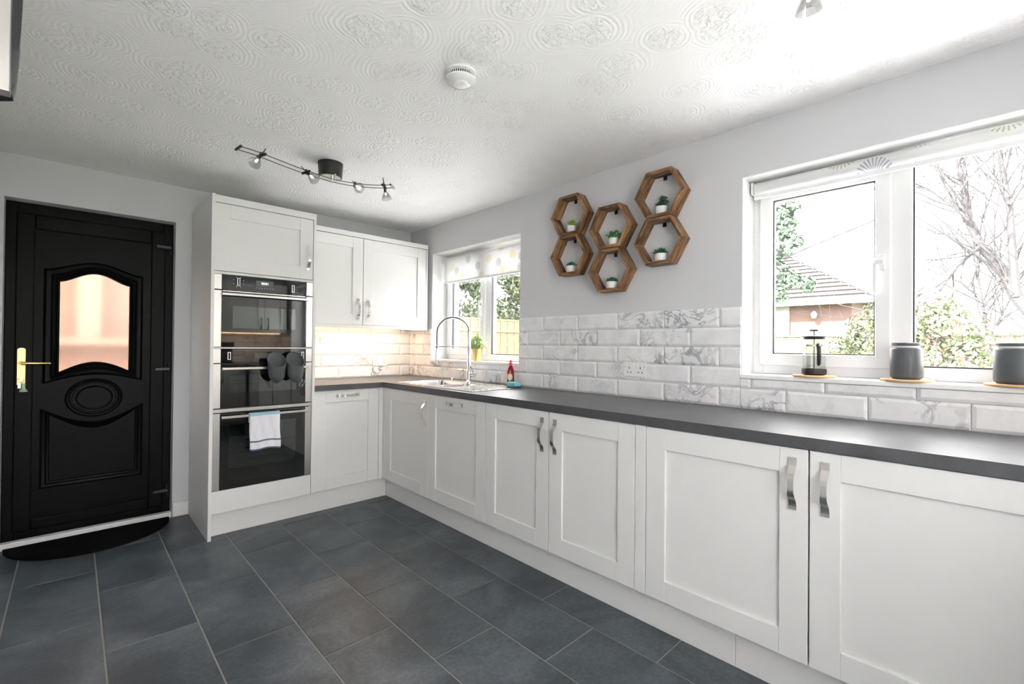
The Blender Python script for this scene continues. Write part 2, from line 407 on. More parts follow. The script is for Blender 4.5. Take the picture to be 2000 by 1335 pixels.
# ------------------------------------------------------------------ windows (frame plane set back in the wall)
def window(name, lab, q, casement, mull, depth=.075):
    y0, y1, z0, z1 = q; t = thing(name, lab, 'window', (0, (y0+y1)/2, z0), None, 'structure')
    mp = FR(0); u0, u1 = -y1, -y0; wi, wo = -depth, -(depth+.06)     # w negative goes outwards
    b = B(); e = .004
    mbox(b, mp, u0, u0+e, z0, z1, wi, -.001); mbox(b, mp, u1-e, u1, z0, z1, wi, -.001); mbox(b, mp, u0, u1, z1-e, z1, wi, -.001)
    b.build('reveal_lining', 'reveal_white', t)
    b = B(); mbox(b, mp, u0, u1, z0-.02, z0, wi-.01, .014, .003); b.build('window_sill', 'reveal_white', t)
    F = .045; FT = .055; FBm = .055; b = B()
    mbox(b, mp, u0, u0+F, z0, z1, wo, wi, .004); mbox(b, mp, u1-F, u1, z0, z1, wo, wi, .004)
    mbox(b, mp, u0+F, u1-F, z0, z0+FBm, wo, wi, .004); mbox(b, mp, u0+F, u1-F, z1-FT, z1, wo, wi, .004)
    for m in mull: mbox(b, mp, m-.04, m+.04, z0+FBm, z1-FT, wo, wi, .004)
    fr = b.build('window_frame', 'upvc', t)
    xs = [u0+F]+[q_ for m in mull for q_ in (m-.04, m+.04)]+[u1-F]
    for i in range(0, len(xs), 2):
        a, c = xs[i], xs[i+1]; g0, g1, h0, h1 = a, c, z0+FBm, z1-FT
        if i//2 in casement:
            S = .045; b = B(); wi2 = wi+.016
            a1, c1 = a-.012, c+.012; v0, v1 = h0-.012, h1+.012
            mbox(b, mp, a1, a1+S+.012, v0, v1, wo+.01, wi2, .006); mbox(b, mp, c1-S-.012, c1, v0, v1, wo+.01, wi2, .006)
            mbox(b, mp, a1+S, c1-S, v0, v0+S+.012, wo+.01, wi2-.0006, .006); mbox(b, mp, a1+S, c1-S, v1-S-.012, v1, wo+.01, wi2-.0006, .006)
            sa = b.build('casement', 'upvc', t)
            b = B(); hu = c1-.032; hz = (z0+z1)/2+.02
            mbox(b, mp, hu-.013, hu+.013, hz-.035, hz+.035, wi2, wi2+.012, .004)
            mbox(b, mp, hu-.03, hu-.012, hz-.13, hz-.0, wi2+.012, wi2+.026, .005); mbox(b, mp, hu-.025, hu+.01, hz-.012, hz+.012, wi2+.012, wi2+.026, .004)
            b.build('window_handle', 'upvc', sa)
            g0, g1, h0, h1 = a1+S+.012, c1-S-.012, v0+S+.012, v1-S-.012
        b = B(); gk = .005; gi = wi-.004
        mbox(b, mp, g0, g0+gk, h0, h1, gi-.02, gi); mbox(b, mp, g1-gk, g1, h0, h1, gi-.02, gi); mbox(b, mp, g0, g1, h0, h0+gk, gi-.02, gi); mbox(b, mp, g0, g1, h1-gk, h1, gi-.02, gi)
        b.build('glazing_gasket', 'gasket', t)
        b = B(); mbox(b, mp, g0+.001, g1-.001, h0+.001, h1-.001, gi-.014, gi-.009); b.build('pane', 'window_glass', t)
    return t
window('window_1', 'small white-framed window over the sink', W1, [0], [.975], .16)
window('window_2', 'wide white-framed window above the long worktop', W2, [0], [3.655], .16)
# unseen window added in the rear wall as a source of fill light
t = thing('fill_window', 'unseen white-framed window added opposite the ovens for fill light', 'window', ((W_FILL[0]+W_FILL[1])/2, YR, W_FILL[2]), None, 'structure')
b = B(); y0, y1 = YR-.18, YR-.12
for x in (W_FILL[0], (W_FILL[0]+W_FILL[1])/2-.03, W_FILL[1]-.06): b.box(x, x+.06, y0, y1, W_FILL[2], W_FILL[3])
b.box(W_FILL[0]+.06, W_FILL[1]-.06, y0, y1, W_FILL[2], W_FILL[2]+.06); b.box(W_FILL[0]+.06, W_FILL[1]-.06, y0, y1, W_FILL[3]-.06, W_FILL[3]); b.build('window_frame', 'upvc', t)
for x in (W_FILL[0]+.062, (W_FILL[0]+W_FILL[1])/2+.032): box('pane', 'window_glass', t, x, x+(W_FILL[1]-W_FILL[0])/2-.094, YR-.155, YR-.148, W_FILL[2]+.062, W_FILL[3]-.062)
box('window_sill', 'reveal_white', t, W_FILL[0], W_FILL[1], YR-.12, YR+.015, W_FILL[2], W_FILL[2]+.018)

# ------------------------------------------------------------------ black entrance door
t = thing('door_1', 'black panelled entrance door with arched obscured glass pane', 'door', (-2.268, .06, 0), None, 'structure')
D0 = .095                      # inner face of the door frame (y)
mp = FB(D0); z0 = .034
b = B()
mbox(b, mp, DO[0]+.001, DO[0]+.055, .0, 2.039, -.06, 0, .004); mbox(b, mp, DO[1]-.055, DO[1]-.001, .0, 2.039, -.06, 0, .004)
mbox(b, mp, DO[0]+.055, DO[1]-.055, 1.965, 2.039, -.06, 0, .004); mbox(b, mp, DO[0]+.055, DO[1]-.055, .0, .072, -.06, 0, .003)
b.build('door_frame', 'door_black', t)
L0, L1, Lz0, Lz1 = DO[0]+.045, DO[1]-.045, .066, 1.975     # leaf overlaps the frame
sw = .078; b = B()
mbox(b, mp, L0, L0+sw, Lz0, Lz1, -.05, .012, .006); mbox(b, mp, L1-sw, L1, Lz0, Lz1, -.05, .012, .006)
mbox(b, mp, L0+sw, L1-sw, Lz0, Lz0+.066, -.05, .0115, .006); mbox(b, mp, L0+sw, L1-sw, Lz1-sw-.012, Lz1, -.05, .0115, .006)
leaf = b.build('door_leaf', 'door_black', t)
cx = -2.269
def lerp(a, b, t): return a+(b-a)*t
def glass_outline(o=0.):
    """glass pane outline grown by o, anticlockwise from the bottom left"""
    hw = .1675+o; pts = []
    for i in range(17):                       # bottom, bowed upwards in the middle
        s = -1+2*i/16; pts.append((cx+hw*s, 1.015-o+.061*math.cos(s*PI/2)**1.0*(1-.25*o/.1)))
    for i in range(25):                       # top, shoulders flat then bow to a rounded crest
        s = 1-2*i/24; f = .5+.5*math.cos(s*PI); pts.append((cx+hw*s, 1.580+o+.064*f**.8))
    return pts
def panel_outline(o=0.):
    hw = .205+o; pts = [(cx-hw, .345-o), (cx+hw, .345-o)]
    for i in range(17):
        s = 1-2*i/16; f = math.cos(s*PI/2); pts.append((cx+hw*s, .752+o-.100*f*(1+.0*o)))
    return pts
def moulding(b, fn, prof):
    """prof: list of (grow, height) rings joined into a swept moulding"""
    rings = [[mp(u, v, hgt) for u, v in fn(o)] for o, hgt in prof]; n = len(rings[0])
    vs = [q for r in rings for q in r]
    b.add(vs, [(i*n+k, i*n+(k+1) % n, (i+1)*n+(k+1) % n, (i+1)*n+k) for i in range(len(prof)-1) for k in range(n)])
# slab of the leaf with the glass opening cut out (ring of quads to the slab edge)
S0, S1, Sz0, Sz1 = L0+sw, L1-sw, Lz0+.066, Lz1-sw-.012
def project_out(p):
    u, v = p[0]-cx, p[1]-1.33
    k = min((S1-cx)/u if u > 1e-6 else ((S0-cx)/u if u < -1e-6 else 9e9), (Sz1-1.33)/v if v > 1e-6 else ((Sz0-1.33)/v if v < -1e-6 else 9e9))
    return (cx+u*k, 1.33+v*k)
inn = glass_outline(0)+[]
out = []
for p_ in inn: out.append(project_out(p_))
b = B(); n = len(inn); vs = [mp(u, v, 0) for u, v in inn]+[mp(u, v, 0) for u, v in out]
fs = [(i, (i+1) % n, n+(i+1) % n, n+i) for i in range(n)]
# corners of the slab
def corner(i, c): 
    vs.append(mp(c[0], c[1], 0)); fs.append((n+i, n+(i+1) % n, len(vs)-1))
for i in range(n):
    a_, c_ = out[i], out[(i+1) % n]
    if abs(a_[0]-c_[0]) > 1e-5 and abs(a_[1]-c_[1]) > 1e-5:
        corner(i, (S0 if min(a_[0], c_[0]) < cx else S1, Sz1 if max(a_[1], c_[1]) > 1.33 else Sz0))
vs2 = [mp(u, v, -.03) for u, v in inn]; o_ = len(vs); vs += vs2
fs += [(i, (i+1) % n, o_+(i+1) % n, o_+i) for i in range(n)]
b.add(vs, fs); slab = b.build('door_panel', 'door_black', t)
b = B(); moulding(b, glass_outline, [(-.001, -.004), (0, .010), (.008, .014), (.014, .008), (.018, .012), (.030, .018), (.038, .010), (.044, .013), (.058, .016), (.066, .010), (.072, .0005)])
b.build('glazing_moulding', 'door_black', t, smooth=True)
b = B(); moulding(b, panel_outline, [(-.001, .0005), (.004, .008), (.010, .010), (.014, .004), (.020, .010), (.030, .014), (.036, .006), (.042, .004)])
b.build('panel_moulding', 'door_black', t, smooth=True)
b = B()
for rx, rz, rr in ((.128, .112, .012), (.086, .073, .006)):
    b.tube([mp(cx+rx*math.cos(2*PI*i/48), .845+rz*math.sin(2*PI*i/48), .003) for i in range(48)], rr, 8, closed=True)
for i in range(44):
    a_ = 2*PI*i/44; c_ = mp(cx+.106*math.cos(a_), .845+.092*math.sin(a_), .003); b.lathe([(0, -.005), (.0055, -.002), (.0055, .002), (0, .005)], c_, 6)
b.build('oval_moulding', 'door_black', t, smooth=True)
go = glass_outline(.003); b = B(); b.prism(go, mp, -.022, -.016); tag(b.build('glass_pane', 'obscured_glass', t), 'pinkish obscured glass pane with arched top')
# hinges
for hz in (1.87, 1.02, .17):
    b = B(); mbox(b, mp, L1-.055, DO[1]-.012, hz-.013, hz+.013, .012, .03, .006); b.tube([mp(DO[1]-.02, hz-.045, .015), mp(DO[1]-.02, hz+.045, .015)], .009, 10)
    b.build('hinge', 'black_satin', t)
# lever handle, backplate and lock
b = B(); hp = []
hx = -2.596
for i in range(13): a_ = PI*i/12; hp.append((hx+.017*math.cos(a_), 1.155+.010*math.sin(a_)))
hp += [(hx-.017, .945), (hx+.017, .945)]
b.prism(hp, mp, .012, .020); bp = b.build('backplate', 'brass', t)
b = B(); b.lathe([(.013, 0), (.013, .012), (.009, .02), (.009, .05)], mp(hx, 1.073, .02), 16, (0, -1, 0))
b.tube([mp(hx-.004, 1.073, .062), mp(hx+.03, 1.074, .064), mp(hx+.08, 1.073, .062), mp(hx+.125, 1.071, .055)], [.010, .010, .0085, .006], 10)
b.build('lever', 'brass', bp, smooth=True)
b = B(); b.lathe([(.009, 0), (.009, .010)], mp(hx, .985, .02), 12, (0, -1, 0)); b.build('lock_cylinder', 'satin_nickel', bp)
# keys in the lock
k = thing('key_bunch', 'key with pale green fob hanging from the black door lock', 'keys', mp(hx, .985, .03))
b = B(); mbox(b, mp, hx-.0015, hx+.0015, .978, .992, .029, .052); b.tube([mp(hx+.013*math.sin(2*PI*i/16), .972+.013*math.cos(2*PI*i/16), .05) for i in range(16)], .0012, 5, closed=True)
mbox(b, mp, hx-.012, hx+.002, .925, .962, .048, .051, .001); b.build('key', 'satin_nickel', k)
b = B(); b.lathe([(.008, .05), (.010, .047), (.008, .030), (.010, .016), (.018, .012), (.014, .007), (.020, .002), (.018, 0)], mp(hx+.012, .905, .052), 14); b.build('key_fob', 'key_fob_green', k, smooth=True)

# half-moon door mat
b = B(); pts = [(-2.655+.0, -.004)]
for i in range(33):
    a_ = PI+PI*i/32; pts.append((-2.268+.385*math.cos(a_), -.012+.365*math.sin(a_)))
b.prism(pts[1:], lambda u, v, w: (u, v, w), .0005, .011)
tag(b.build('doormat', 'mat_black', None), 'black half-moon doormat in front of the black door', 'doormat')

# ------------------------------------------------------------------ cabinet builders
def bow_handle(parent, mp, u, v, horiz=False, w0=.02):
    L = .176; n = 20; vs = []; fs = []
    for i in range(n+1):
        s = i/n; al = (s-.5)*L; wd = .0085+.0035*abs(math.cos(PI*s))**1.5; f_ = min(1, max(0, (min(s, 1-s)-.09)/.28)); out = .003+.026*(.5-.5*math.cos(PI*f_))
        for (du, dw) in ((-wd, 0), (wd, 0), (wd, .0045), (-wd, .0045)):
            vs.append(mp(u+al, v+du, w0+out+dw-.003) if horiz else mp(u+du, v+al, w0+out+dw-.003))
    for i in range(n):
        for k in range(4): fs.append((i*4+k, i*4+(k+1) % 4, (i+1)*4+(k+1) % 4, (i+1)*4+k))
    fs += [(3, 2, 1, 0), (n*4, n*4+1, n*4+2, n*4+3)]
    return tag(B().add(vs, fs).build('handle', 'satin_nickel', parent, smooth=True), 'satin nickel bow handle')
def shaker(parent, mp, u0, u1, v0, v1, hnd=None, rail=.086, T=.02):
    """framed door with sunk panel; hnd = (u, v, horizontal)"""
    g = .0015; u0 += g; u1 -= g; v0 += g; v1 -= g; b = B()
    mbox(b, mp, u0, u0+rail, v0, v1, 0, T, .0016); mbox(b, mp, u1-rail, u1, v0, v1, 0, T, .0016)
    mbox(b, mp, u0+rail, u1-rail, v0, v0+rail, 0, T-.0003, .0012); mbox(b, mp, u0+rail, u1-rail, v1-rail, v1, 0, T-.0003, .0012)
    d = b.build('door', 'cabinet_white', parent)
    b = B(); mbox(b, mp, u0+rail-.004, u1-rail+.004, v0+rail-.004, v1-rail+.004, .004, T-.0105); b.build('centre_panel', 'cabinet_white', d)
    if hnd: bow_handle(d, mp, *hnd[:2], horiz=hnd[2])
    return d
def carcass(parent, mp, u0, u1, v0, v1, depth, top=False, name='carcass'):
    b = B(); e = .016
    mbox(b, mp, u0, u0+e, v0, v1, -depth, 0); mbox(b, mp, u1-e, u1, v0, v1, -depth, 0)
    mbox(b, mp, u0+e, u1-e, v0, v0+e, -depth, 0); mbox(b, mp, u0+e, u1-e, v0+e, v1, -depth, -depth+.006)
    if top: mbox(b, mp, u0+e, u1-e, v1-e, v1, -depth, 0)
    b.build(name, 'carcass_white', parent)
BZ0, BZ1 = .152, .868

# ---- tall oven cabinet
TF = -.600                    # carcass front; door faces stand 20 mm proud
mp = FB(TF)
t = thing('tall_cabinet', 'tall off-white cabinet housing the built-in microwave and ovens', 'cabinet', (-1.46, -.3, 0))
b = B().box(-1.772, -1.7535, -.648, -.0005, .0005, 2.118, .001); b.build('end_panel', 'cabinet_white', t)
b = B().box(-1.1555, -1.137, -.622, -.012, .152, 2.118, .001); b.build('side_panel', 'cabinet_white', t)
b = B(); mbox(b, mp, -1.753, -1.156, 2.076, 2.118, -.58, .024, .001); b.build('top_trim', 'cabinet_white', t)
shaker(t, mp, -1.752, -1.157, 1.652, 2.074, (-1.192, 1.802, False))
b = B(); mbox(b, mp, -1.752, -1.157, 1.634, 1.650, -.5, .02, .001); b.build('rail', 'cabinet_white', t)
b = B(); mbox(b, mp, -1.752, -1.157, 1.1705, 1.1785, -.5, .021, .001); b.build('rail', 'cabinet_white', t)
b = B(); mbox(b, mp, -1.752, -1.157, .152, .289, 0, .02, .0016); b.build('bottom_panel', 'cabinet_white', t)
b = B(); mbox(b, mp, -1.752, -1.157, .152, .168, -.58, -.001); b.build('shelf', 'carcass_white', t)
b = B(); mbox(b, mp, -1.752, -1.157, .17, 2.07, -.585, -.58); b.build('back_panel', 'carcass_white', t)

# ---- ovens
def frame_face(b, mp, u0, u1, v0, v1, a0, a1, c0, c1, w0, w1):
    mbox(b, mp, u0, a0, v0, v1, w0, w1); mbox(b, mp, a1, u1, v0, v1, w0, w1); mbox(b, mp, a0, a1, v0, c0, w0, w1); mbox(b, mp, a0, a1, c1, v1, w0, w1)
def cavity(parent, mp, u0, u1, v0, v1, racks, depth=.36):
    b = B(); e = .004
    mbox(b, mp, u0-.03, u1+.03, v0-.03, v1+.03, -depth, -depth+e); mbox(b, mp, u0-.03, u1+.03, v0-.034, v0-.03, -depth, -.012); mbox(b, mp, u0-.03, u1+.03, v1+.03, v1+.034, -depth, -.012)
    mbox(b, mp, u0-.034, u0-.03, v0-.03, v1+.03, -depth, -.012); mbox(b, mp, u1+.03, u1+.034, v0-.03, v1+.03, -depth, -.012)
    b.build('cavity', 'oven_enamel', parent)
    for z in racks:
        b = B(); b.tube([mp(u0-.028, z, -.03), mp(u1+.028, z, -.03)], .0035, 6); b.tube([mp(u0-.028, z, -.30), mp(u1+.028, z, -.30)], .0035, 6)
        for i in range(13): u = lerp(u0, u1, i/12); b.tube([mp(u, z, -.03), mp(u, z, -.30)], .002, 5)
        b.build('wire_shelf', 'steel_wire', parent)
def bar_handle(parent, mp, u0, u1, z, w=.055, hh=.0085):
    b = B(); mbox(b, mp, u0, u1, z-hh, z+hh, w-.009, w+.003, .003)
    for u in (u0+.012, u1-.012): mbox(b, mp, u-.009, u+.009, z-hh*.8, z+hh*.8, .012, w-.008)
    return b.build('handle', 'brushed_steel', parent)
def pop_knob(parent, mp, u, z):
    b = B(); frame_face(b, mp, u-.0085, u+.0085, z-.024, z+.024, u-.005, u+.005, z-.0205, z+.0205, .019, .026); mbox(b, mp, u-.005, u+.005, z-.0205, z+.0205, .019, .022, mi=1)
    b.build('knob', ['brushed_steel', 'black_glass'], parent)
def ticks(b, mp, u, z, r=.03):
    for k in range(8):
        a_ = 2*PI*k/8+.4; mbox(b, mp, u+r*math.cos(a_)-.0022, u+r*math.cos(a_)+.0022, z+r*1.05*math.sin(a_)-.0022, z+r*1.05*math.sin(a_)+.0022, .0192, .0197)
UL, UR_ = -1.7505, -1.1585; ST = .042
# microwave
t = thing('microwave_oven', 'built-in microwave combination oven with black glass and steel trim', 'oven', (-1.455, -.3, 1.18))
b = B(); frame_face(b, mp, UL+.012, UR_-.012, 1.181, 1.632, -1.69, -1.22, 1.27, 1.50, -.4, .0); b.build('body', 'black_plastic', t)
b = B(); mbox(b, mp, UL+ST, UR_-ST, 1.536, 1.6325, 0, .019, .001); cp = b.build('control_panel', 'black_glass', t)
b = B(); mbox(b, mp, -1.516, -1.412, 1.575, 1.613, .019, .0197); dsp = b.build('display', 'display_face', cp)
cu = bpy.data.curves.new('clock_digits', 'FONT'); cu.body = '00:01'; cu.size = .02; cu.align_x = 'CENTER'; cu.align_y = 'CENTER'
to = bpy.data.objects.new('tmp', cu); C.objects.link(to)
bpy.context.view_layer.update()
me = bpy.data.meshes.new_from_object(to.evaluated_get(bpy.context.evaluated_depsgraph_get())); bpy.data.objects.remove(to)
b = B().add([mp(-1.464+q.co.x, 1.595+q.co.y, .0200) for q in me.vertices], [tuple(f.vertices) for f in me.polygons]); b.build('clock_digits', 'display_digits', cp)
b = B()
for i in range(7): mbox(b, mp, -1.515+i*.0165-.003, -1.515+i*.0165+.003, 1.563, 1.567, .019, .0195)
ticks(b, mp, -1.618, 1.592); mbox(b, mp, -1.60, -1.53, 1.5775, 1.5783, .019, .0194)
b.build('printed_symbols', 'print_grey', cp)
pop_knob(cp, mp, -1.618, 1.592); pop_knob(cp, mp, -1.290, 1.578)
for (z0, z1) in ((1.5385, 1.6325), (1.181, 1.5325)):
    for (a_, c_) in ((UL, UL+ST-.001), (UR_-ST+.001, UR_)):
        b = B(); mbox(b, mp, a_, c_, z0, z1, 0, .021, .0015); b.build('steel_trim', 'brushed_steel', t)
b = B(); mbox(b, mp, UL+ST+.005, UR_-ST-.005, 1.528, 1.534, 0, .014)
for i in range(9): mbox(b, mp, lerp(UL+.09, UR_-.09, i/8)-.012, lerp(UL+.09, UR_-.09, i/8)+.012, 1.5265, 1.5355, .012, .017, .001)
b.build('vent_strip', 'brushed_steel', t)
b = B(); frame_face(b, mp, UL+ST, UR_-ST, 1.181, 1.5265, -1.648, -1.270, 1.300, 1.440, 0, .019); dr = b.build('oven_door', 'black_glass', t)
b = B(); mbox(b, mp, -1.648, -1.270, 1.300, 1.440, .012, .018); b.build('door_window', 'oven_glass', dr)
bar_handle(dr, mp, -1.712, -1.186, 1.5085)
cavity(t, mp, -1.648, -1.270, 1.300, 1.440, [], .34)
b = B(); b.lathe([(0, 0), (.15, .002), (.155, .008), (.15, .009), (0, .005)], mp(-1.46, 1.279, -.17), 32); b.build('turntable', 'beaker_glass', t)
# double oven
t = thing('double_oven', 'built-in double oven with dark glass doors and steel bar handles', 'oven', (-1.455, -.3, .29))
b = B(); frame_face(b, mp, UL+.012, UR_-.012, .291, .795, -1.70, -1.21, .38, .73, -.45, 0); frame_face(b, mp, UL+.012, UR_-.012, .796, 1.168, -1.70, -1.21, .84, 1.03, -.45, 0); b.build('body', 'black_plastic', t)
b = B(); mbox(b, mp, UL+ST, UR_-ST, 1.078, 1.1695, 0, .019, .001); cp = b.build('control_panel', 'black_glass', t)
pop_knob(cp, mp, -1.665, 1.125); pop_knob(cp, mp, -1.222, 1.125)
b = B(); mbox(b, mp, -1.52, -1.42, 1.108, 1.142, .019, .0197); b.build('display', 'display_face', cp)
for (z0, z1) in ((1.080, 1.1695), (.800, 1.0755), (.2915, .7675)):
    for (a_, c_) in ((UL, UL+ST-.001), (UR_-ST+.001, UR_)):
        b = B(); mbox(b, mp, a_, c_, z0, z1, 0, .021, .0015); b.build('steel_trim', 'brushed_steel', t)
b = B(); mbox(b, mp, UL, UR_, .7715, .7945, 0, .022, .002); b.build('steel_strip', 'brushed_steel', t)
for (v0, v1, c0, c1, hz, racks) in ((.800, 1.074, .890, 1.002, 1.046, [.945]), (.2915, .7675, .415, .695, .7445, [.50, .56])):
    b = B(); frame_face(b, mp, UL+ST, UR_-ST, v0, v1, -1.660, -1.258, c0, c1, 0, .019); dr = b.build('oven_door', 'black_glass', t)
    b = B(); mbox(b, mp, -1.660, -1.258, c0, c1, .012, .018); b.build('door_window', 'oven_glass', dr)
    bar_handle(dr, mp, -1.706, -1.190, hz)
    cavity(t, mp, -1.660, -1.258, c0, c1, racks)
# oven mitts
def mitt(xc, lab):
    yb = TF-.060                                  # against the outside of the bar handle
    t = thing('oven_mitt', lab, 'oven mitt', (xc, yb, .945), 'grey silicone oven mitts')
    n = 28; rows = 12; b = B()
    def pt(i, k, thick):
        a_ = 2*PI*k/n; s = i/rows
        top = .945+.108+.094*(.5+.5*math.sin(a_))**1.2          # back of the rim stands higher
        z = lerp(.945, top, s)
        f = min(1, math.sin(min(1, s*2.6)*PI/2)**.75)
        rx = (.044+.013*s)*f-thick; ry = (.030+.020*s)*f-thick
        rx = max(rx, .001); ry = max(ry, .001)
        return (xc+rx*math.cos(a_), yb-.048+ry*math.sin(a_), z+(thick if i == 0 else 0))
    for th in (0, .004):
        b.add([pt(i, k, th) for i in range(rows+1) for k in range(n)], [(i*n+k, i*n+(k+1) % n, (i+1)*n+(k+1) % n, (i+1)*n+k) for i in range(rows) for k in range(n)])
    o = len(b.v)//2
    b.f += [(rows*n+k, rows*n+(k+1) % n, o+rows*n+(k+1) % n, o+rows*n+k) for k in range(n)]; b.mi += [0]*n
    b.f += [tuple(range(n)), tuple(o+q for q in range(n))]; b.mi += [0, 0]
    b.build('shell', 'silicone_grey', t, smooth=True)
    b = B().tube([pt(rows, k, .002) for k in range(n)], .0036, 6, closed=True); b.build('rim', 'silicone_grey', t, smooth=True)
    b = B(); b.tube([(xc, yb-.002, 1.11), (xc, yb+.004, 1.062), (xc, yb+.012, 1.06), (xc, yb+.018, 1.05), (xc, yb+.018, 1.03)], .0028, 6); b.build('hanging_loop', 'silicone_grey', t)
mitt(-1.412, 'grey silicone oven mitt on the upper oven handle, farther from the base cabinet')
mitt(-1.297, 'grey silicone oven mitt on the upper oven handle, beside the worktop end')
# tea towel
b = B(); nx, nz = 16, 30
def tw(i, j):
    u = lerp(-1.556, -1.378, i/nx); s = j/nz; yy = TF-.0615
    wob = .004*math.sin(i*.9+j*.22)*s + .003*math.sin(i*2.1)*s
    L = s*.30                                      # runs over the bar: short fall behind, long fall in front
    if L < .05: return (u, yy+.024+wob*.2, .757-(.05-L)*1.2)
    if L < .075: f = (L-.05)/.025; return (u, yy+.024-.028*f, .757+.004*math.sin(PI*f))
    return (u+.003*math.sin(j*.3)*s+.004*s*(i/nx-.2), yy-.004-.006*s-abs(wob), .757-(L-.075)*1.045-.004*math.sin(i*.5)*s)
vs = [tw(i, j) for j in range(nz+1) for i in range(nx+1)]
for j in range(nz):
    s = (j+.5)/nz; m_ = 1 if .2 < s < .31 else (2 if .80 < s < .83 or s > .97 else 0)
    b.add([], [(j*(nx+1)+i, j*(nx+1)+i+1, (j+1)*(nx+1)+i+1, (j+1)*(nx+1)+i) for i in range(nx)], m_)
b.v = vs
tw_ = b.build('tea_towel', ['cloth_white', 'cloth_teal', 'cloth_navy'], None, smooth=True)
so = tw_.modifiers.new('thickness', 'SOLIDIFY'); so.thickness = .0022
tag(tw_, 'white tea towel with navy stripe draped over the lower oven handle', 'tea towel')

# ---- base cabinets, door-wall run
BF = -.580
mp = FB(BF)
t = thing('base_cabinet', 'off-white base cabinet with horizontal handle beside the ovens', 'cabinet', (-.885, -.3, 0))
carcass(t, mp, -1.135, -.636, BZ0, BZ1, .56)
shaker(t, mp, -1.136, -.634, BZ0, BZ1, (-.885, .826, True))
b = B().box(-.633, -.6015, -.6015, -.57, BZ0, BZ1, .001).box(-.6015, -.57, -.634, -.60, BZ0, BZ1, .001)
tag(b.build('corner_post', 'cabinet_white', None), 'narrow off-white corner post where the two cabinet runs meet', 'corner post')
# ---- window-wall run
RF = -.580
mp = FR(RF)
def base(lab, doors, u0, u1):
    t = thing('base_cabinet', lab, 'cabinet', (-.3, -(u0+u1)/2, 0)); carcass(t, mp, u0+.001, u1-.001, BZ0, BZ1, .56)
    for (a_, c_, h_) in doors: shaker(t, mp, a_, c_, BZ0, BZ1, h_)
    return t
base('off-white base cabinet with upright handle below the sink bowl', [(.636, 1.240, (1.200, .737, False))], .636, 1.240)
base('off-white appliance door with horizontal handle under the sink drainer', [(1.241, 1.846, (1.545, .826, True))], 1.241, 1.846)
base('off-white double-door base cabinet below the marble tiles and shelves', [(1.848, 2.349, (2.306, .745, False)), (2.351, 2.852, (2.394, .745, False))], 1.848, 2.852)
b = B(); mbox(b, mp, 2.8535, 2.9035, BZ0, BZ1, -.3, .02, .0015)
tag(b.build('filler_panel', 'cabinet_white', None), 'narrow upright off-white filler between the double-door base cabinets', 'filler panel')
base('wide off-white double-door base cabinet below the wide window', [(2.905, 3.505, (3.459, .748, False)), (3.507, 4.107, (3.553, .748, False))], 2.905, 4.107)
b = B(); mbox(b, mp, 4.1085, 4.45, BZ0, BZ1, -.02, .02, .0015)
tag(b.build('filler_panel', 'cabinet_white', None), 'wide plain off-white filler at the rear end of the window run', 'filler panel')
# plinths
KX = -.548
def plinth(lab, *a): tag(box('plinth', 'cabinet_white', None, *a, b=.001), lab, 'plinth')
plinth('off-white plinth board under the ovens and first base cabinet', -1.7525, KX-.0005, -.566, -.550, .0005, .150)
plinth('off-white plinth board under the sink and marble-wall cabinets', KX, KX+.016, -3.255, -.567, .0005, .150)
plinth('off-white plinth board under the wide-window cabinet', KX, KX+.016, -4.45, -3.2565, .0005, .150)
# worktop with sink cut-out
SK = (-.555, -.085, -1.66, -.72)      # x0,x1,y0,y1 of the sink deck
hx0, hx1, hy0, hy1 = SK[0]+.012, SK[1]-.012, SK[2]+.012, SK[3]-.012
WF, WB = -.607, -.0115; z0, z1 = .870, .910
b = B()
def slab_(x0, x1, y0, y1): b.box(x0, x1, y0, y1, z0, z1)
slab_(-1.136, WF, -.622, WB)
b.box(WF, WB, hy1, WB, z0, z1); b.box(WF, hx0, hy0, hy1, z0, z1); b.box(hx1, WB, hy0, hy1, z0, z1); b.box(WF, WB, -5.018, hy0, z0, z1); b.box(-1.3, WF, -5.018, -4.43, z0, z1)
tag(b.build('worktop', 'worktop_slate', None), 'dark grey speckled worktop running around the corner under both windows', 'worktop')

# ---- wall cabinet pair
mp = FB(-.330)
def wallcab(lab, u0, u1, hu):
    t = thing('wall_cabinet', lab, 'wall cabinet', ((u0+u1)/2, -.16, 1.36)); carcass(t, mp, u0+.001, u1-.001, 1.362, 2.07, .318, True)
    shaker(t, mp, u0, u1, 1.362, 2.072, (hu, 1.488, False)); return t
wallcab('narrow off-white wall cabinet beside the tall oven cabinet', -1.135, -.655, -.697)
t = wallcab('wide off-white wall cabinet beside the small window', -.653, -.050, -.611)
box('end_panel', 'cabinet_white', t, -.0485, -.034, -.352, -.012, 1.335, 2.072, b=.001)
tag(B().box(-1.1355, -.034, -.356, -.012, 2.0745, 2.112, .001).build('cornice', 'cabinet_white', None), 'off-white cornice board on top of the wall cabinets', 'cornice')
tag(B().box(-1.1355, -.05, -.350, -.334, 1.335, 1.3605, .001).build('pelmet', 'cabinet_white', None), 'off-white light pelmet along the bottom of the wall cabinets', 'pelmet')
def led(lab, x0, x1, y0, y1):
    t = thing('under_cabinet_light', lab, 'light', ((x0+x1)/2, (y0+y1)/2, 1.3615))
    box('housing', 'socket_white', t, x0, x1, y0, y1, 1.352, 1.3615); box('diffuser', 'led_warm', t, x0+.01, x1-.01, y0+.004, y1-.004, 1.3495, 1.352)
led('warm strip light under the wall cabinets by the ovens', -1.08, -.12, -.20, -.17)

